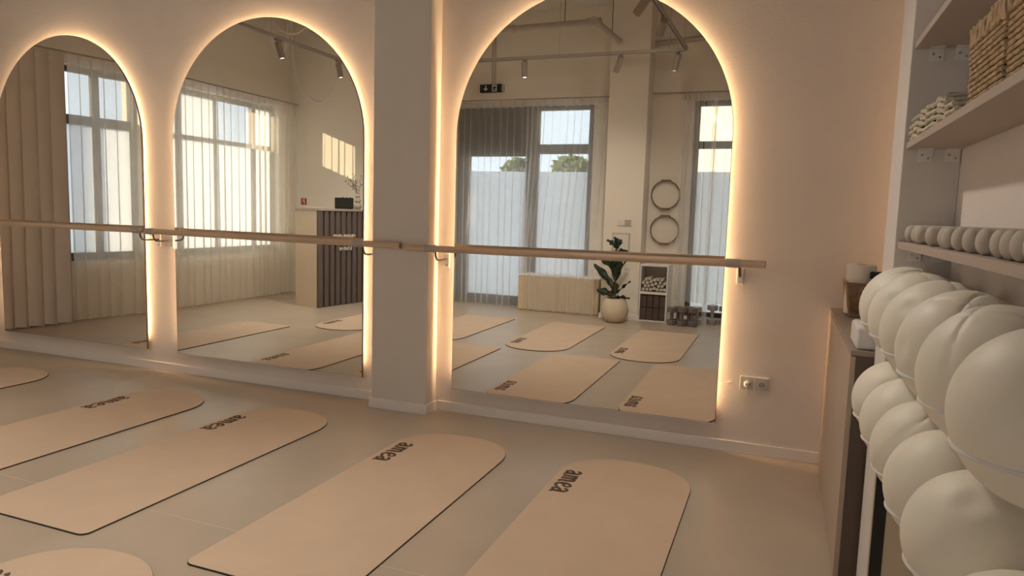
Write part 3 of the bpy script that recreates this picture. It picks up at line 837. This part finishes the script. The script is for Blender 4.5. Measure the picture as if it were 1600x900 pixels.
o = strokes_text(segs, fnT, 0.010, 0.017, 0.0035).build('sign_small_lettering', 'letter', t); o['label'] = 'small pale raised letters'
# things on the desk
sp = DX @ Vector((-0.10, -0.565, 1.275))
t = thing('radio_speaker', 'dark boxy speaker standing on the reception desk', 'speaker', tuple(sp))
SX = Matrix.Translation(sp) @ Matrix.Rotation(math.radians(62), 4, 'Z')
MB(SX).box(-0.05, 0.05, -0.118, 0.118, 0.0, 0.150).build('case', 'slat_gap', t, bevel=0.008)
MB(SX).box(0.050, 0.054, -0.105, 0.105, 0.015, 0.135).build('grille', 'black', t)
for k in (-0.08, -0.03, 0.02):
    MB(SX).cyl((0.0, k, 0.150), (0.0, k, 0.162), 0.010, 12).build('knob', 'steel', t, smooth=True)
vp = DX @ Vector((-0.02 - 0.09, -0.835, 1.275))
t = thing('bubble_vase', 'pale stone bubble vase on the reception desk', 'vase', tuple(vp))
prof = []
for (z0, z1, r) in ((0.0, 0.085, 0.058), (0.085, 0.155, 0.048), (0.155, 0.205, 0.036)):
    for k in range(9):
        a = PI * k / 8
        prof.append((r * (0.62 + 0.38 * math.sin(a)), z0 + (z1 - z0) * k / 8))
prof += [(0.020, 0.208), (0.024, 0.225), (0.017, 0.225), (0.014, 0.205)]
MB().lathe(prof, tuple(vp), 26).build('vase_body', 'vase', t, smooth=True)
t = thing('dried_branches', 'dried branches with buds standing in the bubble vase', 'branches', tuple(vp + Vector((0, 0, 0.02))))
rng = random.Random(4)
tw = MB(); bd = MB()
for k in range(9):
    a = rng.uniform(0, 2 * PI); sp_ = rng.uniform(0.05, 0.22); hgt = rng.uniform(0.14, 0.30)
    p0 = vp + Vector((0, 0, 0.19)); p2 = p0 + Vector((math.cos(a) * sp_, math.sin(a) * sp_, hgt)); p1 = p0.lerp(p2, 0.5) + Vector((0, 0, 0.03))
    tw.tube([p0 - Vector((0, 0, 0.1)), p0, p1, p2], 0.0025, 5, r_end=0.0012)
    for j in range(9):
        u = 0.35 + 0.65 * j / 8
        q = (p1.lerp(p2, (u - .5) * 2) if u > .5 else p0.lerp(p1, u * 2)) + Vector((rng.uniform(-.02, .02), rng.uniform(-.02, .02), rng.uniform(-.012, .018)))
        bd.lathe([(0.001, -0.009), (0.007, -0.003), (0.006, 0.005), (0.001, 0.011)], tuple(q), 6)
tw.build('twigs', 'twig', t); bd.build('buds', 'bud', t, kind='stuff')
# red fire sign on the desk wall
t = thing('fire_sign', 'small red extinguisher sign on the rear wall above the desk', 'sign', (-6.71, -4.70, 1.37))
MB().box(-6.76, -6.66, -4.70, -4.697, 1.318, 1.414).build('sign_plate', 'red', t)
fnF = lambda a, b_, d_: (-6.74 + a, d_, 1.33 + b_)
ic = MB(); ic.prism([(0.035, 0.0), (0.055, 0.0), (0.055, 0.045), (0.050, 0.052), (0.040, 0.052), (0.035, 0.045)], fnF, -4.6968, -4.6955)
ribbon(ic, [(0.045, 0.055, .003), (0.045, 0.064, .003), (0.030, 0.066, .003), (0.022, 0.050, .003), (0.020, 0.03, .003)], fnF, -4.6968, -4.6955)
ic.build('pictogram', 'sign_w', t)

# ------------------------------------------------------------------ exit sign
t = thing('exit_sign', 'dark green escape sign with arrow and running figure above the glass door', 'sign', (-3.91, -5.12, 2.98))
MB().box(-4.065, -3.745, -5.15, -5.095, 2.927, 3.035).build('housing', 'sign_g', t, bevel=0.004)
MB().box(-3.742, -3.715, -5.15, -5.10, 2.935, 3.028).build('side_cover', 'grey', t)
fnE = lambda a, b_, d_: (a, d_, b_)
ar = MB().box(-3.985, -3.969, -5.0955, -5.094, 2.965, 3.018)
ar.prism([(-4.010, 2.978), (-3.977, 2.944), (-3.944, 2.978), (-3.958, 2.982), (-3.977, 2.964), (-3.996, 2.982)][::1], fnE, -5.0955, -5.094)
ar.build('arrow', 'sign_w', t)
MB().box(-3.884, -3.812, -5.0955, -5.0942, 2.937, 3.026).build('door_field', 'sign_w', t)
mn = MB()
ribbon(mn, [(-3.845, 3.000, .008), (-3.850, 2.975, .009)], fnE, -5.0941, -5.0932)
ribbon(mn, [(-3.850, 2.975, .006), (-3.838, 2.962, .005), (-3.845, 2.944, .004)], fnE, -5.0941, -5.0932)
ribbon(mn, [(-3.850, 2.975, .006), (-3.866, 2.962, .005), (-3.880, 2.960, .004)], fnE, -5.0941, -5.0932)
ribbon(mn, [(-3.845, 2.998, .005), (-3.862, 2.990, .004), (-3.872, 2.998, .003)], fnE, -5.0941, -5.0932)
ribbon(mn, [(-3.845, 2.998, .005), (-3.830, 2.988, .004), (-3.822, 2.992, .003)], fnE, -5.0941, -5.0932)
mn.prism([(-3.838 + .007 * math.cos(2 * PI * k / 10), 3.013 + .007 * math.sin(2 * PI * k / 10)) for k in range(10)], fnE, -5.0941, -5.0932)
mn.build('running_figure', 'sign_g', t)
for x in (-3.905, -3.865):
    tag(MB().cyl((x, -5.14, 3.035), (x, -5.14, CZ), 0.006, 8).build('cable_conduit', 'pipe', None, (x, -5.14, 3.035)),
        'thin painted conduit above the escape sign, %s of the pair' % ('left' if x < -3.88 else 'right'), 'conduit')

# ------------------------------------------------------------------ column fittings
t = thing('light_switch', 'white double light switch on the column above the plant', 'switch', (-1.865, -4.66, 1.21))
MB().box(-1.955, -1.775, -4.66, -4.651, 1.170, 1.253).build('cover_plate', 'white', t, bevel=0.002)
for x in (-1.945, -1.862): MB().box(x, x + 0.077, -4.652, -4.646, 1.176, 1.247).build('rocker', 'grey' if x > -1.9 else 'white', t, bevel=0.002)
t = thing('access_panel', 'white access panel on the column behind the plant', 'panel', (-1.90, -4.66, 0.98))
MB().box(-2.012, -1.790, -4.66, -4.654, 0.85, 1.080).build('panel_frame', 'grey', t, bevel=0.001)
MB().box(-1.998, -1.804, -4.655, -4.650, 0.864, 1.066).build('panel_door', 'white', t, bevel=0.002)

# ------------------------------------------------------------------ low birch cabinet under the curtain
t = thing('birch_cabinet', 'low birch cabinet under the sheer curtain by the glass door', 'cabinet', (-2.73, -4.92, 0))
MB().box(-3.285, -2.185, -5.10, -4.778, 0.0, 0.465).build('body', 'birch', t)
MB().box(-3.29, -2.18, -5.105, -4.762, 0.465, 0.483).build('cabinet_top', 'base', t, bevel=0.001)
for a, c in ((-3.283, -2.742), (-2.738, -2.238), (-2.234, -2.187)): MB().box(a, c, -4.778, -4.762, 0.018, 0.460).build('door', 'birch', t, bevel=0.001)

# ------------------------------------------------------------------ potted fiddle-leaf plant
pl = Vector((-1.885, -4.40, 0))
t = thing('plant_pot', 'round cream plant pot on the floor before the column', 'pot', tuple(pl))
MB().lathe([(0.085, 0.0), (0.125, 0.03), (0.158, 0.09), (0.168, 0.15), (0.160, 0.21), (0.138, 0.262), (0.118, 0.285), (0.116, 0.295), (0.106, 0.295), (0.106, 0.27)], tuple(pl), 36).build('pot_wall', 'pot', t, smooth=True)
MB().lathe([(0.02, 0.0), (0.108, 0.004), (0.10, 0.008), (0.01, 0.016)], (pl.x, pl.y, 0.262), 24).build('soil', 'soil', t)
t = thing('fiddle_leaf_plant', 'dark green fiddle-leaf plant in the cream pot', 'plant', (pl.x, pl.y, 0.27))
st = MB(); st.tube([(pl.x, pl.y, 0.26), (pl.x - .01, pl.y, 0.5), (pl.x, pl.y + .01, 0.72), (pl.x - 0.02, pl.y, 0.92)], 0.011, 8, r_end=0.006); st.build('trunk', 'stem', t, smooth=True)
def leaf(base, az, el, Ln, Wd, droop, roll=0.0):
    d0 = Vector((math.cos(az) * math.cos(el), math.sin(az) * math.cos(el), math.sin(el)))
    side = d0.cross(Vector((0, 0, 1)))
    side = side.normalized() if side.length > 1e-4 else Vector((1, 0, 0))
    side = Matrix.Rotation(roll, 3, d0) @ side
    nrm = side.cross(d0).normalized()
    def f(u, v):
        s_ = v
        w_ = Wd * (math.sin(PI * min(1, s_ * 0.97 + 0.02)) ** 0.75) * (0.72 + 0.42 * s_) * (1 - 0.20 * math.exp(-((s_ - 0.42) / 0.12) ** 2))
        x = (u - 0.5) * 2
        p = base + d0 * (Ln * s_) + Vector((0, 0, -1)) * droop * s_ * s_ * Ln
        p = p + side * (x * w_ * 0.5) + nrm * (abs(x) * w_ * 0.14 + 0.012 * math.sin(s_ * 16 + x * 2) * abs(x))
        return p
    m_ = MB(); m_.grid(7, 12, f)
    o_ = m_.build('leaf', 'leaf', t, smooth=True)
    s2 = o_.modifiers.new('thick', 'SOLIDIFY'); s2.thickness = 0.0015
TX = lambda z: Vector((pl.x - 0.005, pl.y, z))
for args in ((0.90, 1.9, 1.25, 0.17, 0.11, 0.1, 0.3), (0.90, 2.9, 0.75, 0.17, 0.10, 0.1, 0.6), (0.88, 0.3, 1.0, 0.15, 0.10, 0.2, -0.3), (0.90, -1.2, 1.1, 0.16, 0.11, 0.2, 0.0), (0.80, 0.4, 0.6, 0.20, 0.13, 0.2, 0.9),
             (0.62, 2.8, 0.75, 0.32, 0.14, 0.05, 0.8), (0.55, 0.35, 0.95, 0.34, 0.15, 0.0, -0.6), (0.50, 1.4, 1.35, 0.34, 0.17, 0.0, 0.2), (0.62, 0.9, 1.1, 0.30, 0.15, 0.0, -0.4), (0.42, 3.3, 0.75, 0.40, 0.11, 0.0, 0.7),
             (0.36, 2.6, 0.9, 0.28, 0.16, 0.1, 0.4), (0.32, 3.2, 0.25, 0.24, 0.12, 0.0, 0.8), (0.34, -0.1, 0.75, 0.25, 0.055, 0.0, 0.5), (0.30, 0.2, 0.12, 0.20, 0.08, 0.1, 0.7), (0.33, 4.4, 0.8, 0.24, 0.12, 0.1, 0.0), (0.60, 4.6, 0.9, 0.26, 0.13, 0.1, 0.0)):
    leaf(TX(args[0]), args[1], args[2], args[3], args[4], args[5], args[6])

# ------------------------------------------------------------------ cube shelf with rolls and blocks
t = thing('cube_shelf', 'white two-compartment cube shelf beside the column', 'shelf', (-1.475, -4.82, 0))
sx0, sx1, sy0, sy1 = -1.645, -1.300, -4.985, -4.66
for nm, q in (('side_panel', (sx0, sx0 + 0.016, sy0, sy1, 0, 0.705)), ('side_panel', (sx1 - 0.016, sx1, sy0, sy1, 0, 0.705)), ('top_panel', (sx0 + .016, sx1 - .016, sy0, sy1, 0.687, 0.705)),
              ('middle_shelf', (sx0 + .016, sx1 - .016, sy0, sy1, 0.340, 0.372)), ('bottom_panel', (sx0 + .016, sx1 - .016, sy0, sy1, 0.0, 0.016)), ('back_panel', (sx0 + .016, sx1 - .016, sy0, sy0 + 0.006, 0.016, 0.687))):
    MB().box(*q).build(nm, 'white_p', t, bevel=0.001)
rolls = [(-1.597, 0.401), (-1.552, 0.401), (-1.508, 0.401), (-1.465, 0.415), (-1.425, 0.402), (-1.381, 0.402), (-1.340, 0.402), (-1.575, 0.442), (-1.532, 0.442), (-1.487, 0.456), (-1.410, 0.445), (-1.366, 0.446), (-1.338, 0.480),
         (-1.600, 0.480), (-1.550, 0.484), (-1.505, 0.498), (-1.446, 0.474), (-1.393, 0.490), (-1.566, 0.524), (-1.523, 0.538), (-1.463, 0.520), (-1.420, 0.527), (-1.370, 0.530)]
r0 = None
for i, (x, z) in enumerate(rolls):
    loc = (x, -4.70, z)
    if r0 is None:
        mb = MB().lathe([(0.002, 0.0), (0.008, 0.003), (0.012, -0.001), (0.018, 0.003), (0.0205, -0.003), (0.0208, -0.20), (0.018, -0.206), (0.004, -0.206)], (loc[0], loc[1] + 0.03, loc[2]), 14, 'Y')
        r0 = tag(mb.build('towel_roll', 'roll', None, loc, smooth=True), 'pale tightly rolled towel in the upper cube of the white shelf', 'towel', 'rolled towels in the cube shelf')
    else:
        o = r0.copy(); COL.objects.link(o); o.location = loc; o.rotation_euler = (0, random.uniform(0, 6), 0)
b0 = None
for j in range(2):
    for i in range(4):
        loc = (-1.624 + 0.0775 * i + 0.036, -4.80, 0.018 + 0.157 * j)
        lab = 'dark brown yoga block, %s from the column in the %s row of the cube shelf' % (ORD[i], 'lower' if j == 0 else 'upper')
        if b0 is None:
            b0 = tag(MB().box(loc[0] - 0.036, loc[0] + 0.036, loc[1] - 0.11, loc[1] + 0.115, loc[2], loc[2] + 0.152).build('yoga_block', 'block', None, loc, bevel=0.006), lab, 'yoga block', 'yoga blocks in the cube shelf')
        else:
            o = b0.copy(); COL.objects.link(o); o.location = loc; o['label'] = lab

# ------------------------------------------------------------------ hoops on the wall
def hoop(x, z, label):
    t_ = thing('pilates_ring', label, 'ring', (x, -4.97, z), 'pilates rings on the wall')
    n = 56; R_ = 0.175; w_ = 0.022
    pts = []
    m_ = MB()
    def f(u, v):
        a = 2 * PI * u
        prof = [(-1, -1), (1, -1), (1, 1), (-1, 1), (-1, -1)][int(round(v * 4))]
        rr = R_ + prof[0] * 0.004; d_ = prof[1] * w_
        return (x + rr * math.cos(a), -4.965 + d_, z + rr * math.sin(a))
    m_.grid(n, 5, f, closed_u=True); m_.build('flexible_band', 'hoop', t_, smooth=True)
    for s_ in (1, -1):
        MB().box(x - 0.06, x + 0.06, -4.99, -4.94, z + s_ * R_ - 0.008, z + s_ * R_ + 0.010).build('pad', 'hoop', t_, bevel=0.006)
    MB().cyl((x + 0.03, -5.0, z + R_ - 0.012), (x + 0.03, -4.93, z + R_ - 0.012), 0.006, 8).build('wall_hook', 'white', t_)
hoop(-1.430, 1.572, 'brown pilates ring on the wall, the upper of two')
hoop(-1.420, 1.134, 'brown pilates ring on the wall, the lower of two')

# ------------------------------------------------------------------ hex dumbbells standing on end
def dumbbell(loc, m, label, s=1.0, round_=False):
    t_ = thing('hex_dumbbell', label, 'dumbbell', loc, 'dumbbells below the narrow window')
    n = 16 if round_ else 6
    r = 0.062 * s; hgt = 0.225 * s
    for z0, z1 in ((0.0, 0.062 * s), (hgt - 0.062 * s, hgt)):
        pts = [(r * math.cos(2 * PI * k / n + .3), r * math.sin(2 * PI * k / n + .3)) for k in range(n)]
        MB().prism(pts, lambda a, b_, d_: (a + loc[0], b_ + loc[1], d_), z0, z1).build('head', m, t_, bevel=0.008)
    MB().cyl((loc[0], loc[1], 0.06 * s), (loc[0], loc[1], hgt - 0.06 * s), 0.022 * s, 12).build('handle', m, t_, smooth=True)
    return t_
for (x, y_, m, sc, rd, lab) in ((-1.215, -4.56, 'dumb', .95, False, 'taupe hex dumbbell standing nearest the cube shelf, front row'), (-1.095, -4.545, 'dumb', 1.0, False, 'taupe hex dumbbell standing in the front row, second from the cube shelf'),
                                (-0.972, -4.56, 'dumb', 1.0, False, 'taupe hex dumbbell standing in the front row, third from the cube shelf'), (-1.16, -4.69, 'dumb', .95, False, 'taupe hex dumbbell behind the front row, nearer the cube shelf'),
                                (-1.03, -4.69, 'dumb', .98, False, 'taupe hex dumbbell behind the front row, nearer the curtain tail'), (-0.945, -4.79, 'silver', .95, True, 'grey round dumbbell half hidden behind the curtain tail'),
                                (-0.775, -4.90, 'silver', 1.05, True, 'grey round dumbbell right of the curtain tail'), (-0.64, -4.93, 'silver', 1.0, True, 'grey round dumbbell at the right mirror edge')):
    dumbbell((x, y_, 0.0), m, lab, sc, rd)

# ------------------------------------------------------------------ track lights, pipes and swag lamp
TZ = 3.0
def track(p, q, label):
    t_ = thing('light_track', label, 'light track', tuple((Vector(p) + Vector(q)) / 2))
    p = Vector(p); q = Vector(q); d_ = (q - p).normalized(); s_ = d_.cross(Vector((0, 0, 1)))
    def bar(a, w0, w1, z0, z1, m, nm):
        m_ = MB(); vs_ = []
        for e in (p, q):
            for (sw, zz) in ((w0, z0), (w1, z0), (w1, z1), (w0, z1)): vs_.append(e + s_ * sw + Vector((0, 0, zz)))
        m_.add(vs_, [(0, 1, 2, 3), (7, 6, 5, 4), (0, 4, 5, 1), (1, 5, 6, 2), (2, 6, 7, 3), (3, 7, 4, 0)])
        m_.build(nm, m, t_)
    bar(p, -0.018, 0.018, 0.004, 0.034, 'trackm', 'rail_body')
    bar(p, -0.0075, 0.0075, -0.0005, 0.0042, 'black', 'slot')
    bar(p, -0.018, -0.0075, 0.0, 0.0042, 'trackm', 'lip'); bar(p, 0.0075, 0.018, 0.0, 0.0042, 'trackm', 'lip')
    n = max(2, int((q - p).length / 1.1))
    for k in range(n + 1):
        c = p.lerp(q, 0.04 + 0.92 * k / n)
        MB().cyl((c.x, c.y, TZ + 0.03), (c.x, c.y, CZ), 0.0022, 5).build('suspension_wire', 'trackm', t_)
track((-5.0, -0.35, TZ), (-5.0, -3.60, TZ), 'suspended light track above the left half of the room')
track((-5.0, -3.585, TZ), (-1.09, -3.585, TZ), 'suspended cross light track above the second mat row')
track((-1.12, -0.30, TZ), (-1.075, -3.56, TZ), 'suspended light track above the right half of the room')
def spot(c, aim, label, power):
    t_ = thing('track_spot', label, 'spotlight', c, 'track spotlights')
    c = Vector(c); a = Vector(aim).normalized()
    MB().box(c.x - 0.014, c.x + 0.014, c.y - 0.05, c.y + 0.05, TZ - 0.022, TZ - 0.001).build('adapter', 'spotm', t_, bevel=0.002)
    j = c + Vector((0, 0, -0.055))
    MB().cyl((c.x, c.y, TZ - 0.02), tuple(j), 0.007, 8).build('stem', 'spotm', t_)
    p0 = j - a * 0.03; p1 = j + a * 0.135
    h_ = MB().cyl(tuple(p0), tuple(p1), 0.033, 20).build('housing', 'spotm', t_, smooth=True)
    MB().cyl(tuple(p1 - a * 0.002), tuple(p1 + a * 0.002), 0.018, 14).build('lens', 'lens', h_)
    d_ = bpy.data.lights.new('spot_lamp', 'SPOT'); d_.energy = power; d_.color = (1.0, 0.91, 0.79); d_.spot_size = math.radians(120); d_.spot_blend = 1.0; d_.shadow_soft_size = 0.06
    l_ = bpy.data.objects.new('spot_lamp', d_); COL.objects.link(l_); l_.parent = t_
    l_.location = (p1 + a * 0.02) - c; l_.rotation_euler = a.to_track_quat('-Z', 'Y').to_euler()
spot((-2.85, -3.585, TZ), (0.0, -0.15, -1), 'taupe track spotlight on the cross track, leftmost in the right mirror', SPOT_REAR)
spot((-1.76, -3.585, TZ), (-0.45, -0.25, -1), 'taupe track spotlight on the cross track, second in the right mirror', SPOT_REAR)
spot((-1.16, -3.585, TZ), (-0.25, -0.25, -1), 'taupe track spotlight at the right end of the cross track', SPOT_REAR)
spot((-1.09, -2.25, TZ), (-0.35, -0.85, -0.5), 'taupe track spotlight on the right track, nearer the cross track', SPOT_REAR)
spot((-1.105, -1.55, TZ), (-0.6, -0.4, -0.6), 'taupe track spotlight on the right track, nearer the mirror', SPOT_RIGHT)
spot((-1.113, -0.80, TZ), (0.10, -0.42, -0.85), 'added taupe spotlight, out of view, at the mirror end of the right track', SPOT_RIGHT)  # lamp added on the unseen stretch of track for more light
spot((-5.0, -2.08, TZ), (0.12, -0.30, -1), 'taupe track spotlight on the left track, nearer the mirror', SPOT_LEFT)
spot((-5.0, -3.13, TZ), (0.05, -0.25, -1), 'taupe track spotlight on the left track, nearer the desk', SPOT_LEFT)

t = thing('ceiling_pipe', 'painted pipe hanging under the ceiling near the column', 'pipe', (-2.6, -3.75, 3.4))
MB().cyl((-4.4, -3.80, 3.385), (-2.14, -3.75, 3.40), 0.036, 16).build('straight_run', 'pipe', t, smooth=True)
MB().cyl((-2.09, -3.77, 3.40), (-2.01, -4.93, 3.40), 0.036, 16).build('cross_run', 'pipe', t, smooth=True)
MB().cyl((-2.00, -4.97, 3.40), (-1.0, -4.98, 3.46), 0.03, 14).build('wall_run', 'pipe', t, smooth=True)
for a, c in (((-2.20, -3.752, 3.40), (-2.03, -3.748, 3.40)), ((-2.095, -3.68, 3.40), (-2.085, -3.84, 3.40)), ((-2.02, -4.86, 3.40), (-2.0, -5.0, 3.40)), ((-3.16, -3.773, 3.393), (-3.06, -3.771, 3.394))):
    MB().cyl(a, c, 0.046, 16).build('coupling', 'pipe', t, smooth=True)
for x, y_ in ((-2.45, -3.757), (-3.6, -3.78), (-2.05, -4.35)):
    MB().cyl((x, y_, 3.40), (x, y_, CZ), 0.005, 6).build('hanger_rod', 'darkwire', t)

t = thing('swag_lamp', 'white swag lamp cords looped under the ceiling by the left rear corner', 'lamp', (-6.3, -3.9, CZ))
MB().lathe([(0.17, 0), (0.17, -0.03), (0.14, -0.05), (0.02, -0.055)], (-6.35, -3.9, CZ), 28).build('ceiling_canopy', 'white', t, smooth=True)
MB().tube([(-6.24, -3.85, 3.94), (-6.22, -3.82, 3.6), (-6.19, -3.8, 3.355), (-6.17, -3.8, 3.15), (-6.12, -3.8, 2.943), (-6.008, -3.8, 2.775), (-5.857, -3.8, 2.672), (-5.737, -3.8, 2.636), (-5.608, -3.8, 2.706), (-5.529, -3.8, 2.84), (-5.481, -3.8, 2.998), (-5.46, -3.8, 3.3), (-5.50, -3.8, CZ)], 0.0125, 8).build('cord', 'white', t, smooth=True)
MB().tube([(-6.58, -3.83, 3.94), (-6.604, -3.8, 3.543), (-6.564, -3.8, 3.376), (-6.47, -3.8, 3.263), (-6.366, -3.8, 3.258), (-6.30, -3.8, 3.34), (-6.27, -3.8, 3.6), (-6.26, -3.85, 3.94)], 0.0125, 8).build('cord', 'white', t, smooth=True)
MB().tube([(-6.55, -3.85, 3.93), (-6.529, -3.8, 3.744), (-6.415, -3.8, 3.614), (-6.26, -3.8, 3.539), (-6.107, -3.8, 3.537), (-5.996, -3.8, 3.595), (-5.92, -3.8, 3.75), (-5.90, -3.8, CZ)], 0.0125, 8).build('cord', 'white', t, smooth=True)
t = thing('ceiling_downlight', 'short white cylinder downlight on the ceiling by the rear wall', 'downlight', (-6.2, -4.25, CZ))
MB().cyl((-6.0, -4.05, 3.62), (-6.0, -4.05, CZ), 0.085, 24).build('housing', 'white', t, smooth=True)
MB().lathe([(0.06, 0.0), (0.086, 0.0), (0.086, -0.012), (0.06, -0.012)], (-6.0, -4.05, 3.62), 24).build('trim_ring', 'steel', t, smooth=True)

# ------------------------------------------------------------------ outside
struct(MB().box(-40, 40, -45, 30, -0.35, -0.13).build('ground', 'ground'), 'paved ground outside')
t = thing('house', 'cream house front seen through the narrow window', 'building', (3.5, -16, -0.13))
MB().box(-2.6, 9.0, -22, -16, -0.13, 9.0).build('facade', 'facade', t)
for i in range(3):
    for z in (1.0, 4.0):
        MB().box(0.5 + i * 2.6, 1.6 + i * 2.6, -16.02, -15.97, z, z + 1.6).build('window', 'frame', t)
t = thing('house', 'unseen pale house added to shade the farther left window', 'building', (-11.2, 10.3, -0.13))  # added out of view to keep the sun off the first left pane
MB().box(-13.9, -8.5, 5.6, 15, -0.13, 7.5).build('facade', 'facade', t)
MB().prism([(-14.1, 7.5), (-8.3, 7.5), (-11.2, 9.6)], lambda a, b_, d_: (a, d_, b_), 15.2, 5.6).build('roof', 'cab_side', t)
def tree(c, h_, r_, label, seed):
    rng = random.Random(seed)
    t_ = thing('tree', label, 'tree', c, 'trees beyond the glass door')
    MB().tube([c, (c[0] + .1, c[1], c[2] + h_ * .5), (c[0], c[1], c[2] + h_ * .85)], 0.09, 8, r_end=0.04).build('trunk', 'bark', t_)
    m_ = MB()
    for k in range(900):
        a, b_ = rng.uniform(0, 2 * PI), math.asin(rng.uniform(-1, 1)); q = r_ * rng.uniform(0.35, 1) ** 0.5
        p = Vector((c[0] + q * math.cos(a) * math.cos(b_), c[1] + q * math.sin(a) * math.cos(b_), c[2] + h_ + q * 0.75 * math.sin(b_)))
        u = Vector((rng.uniform(-1, 1), rng.uniform(-1, 1), rng.uniform(-1, 1))).normalized(); w_ = u.orthogonal().normalized()
        s_ = rng.uniform(0.05, 0.1)
        m_.add([p - u * s_ * 1.4, p + w_ * s_ * .6, p + u * s_ * 1.4, p - w_ * s_ * .6], [(0, 1, 2, 3)])
    m_.build('crown', 'tree', t_, kind='stuff')
tree((-7.2, -15.0, -0.13), 2.55, 0.55, 'small tree outside behind the door glass', 2)
tree((-5.65, -15.0, -0.13), 2.6, 0.6, 'small tree outside behind the tall window', 3)
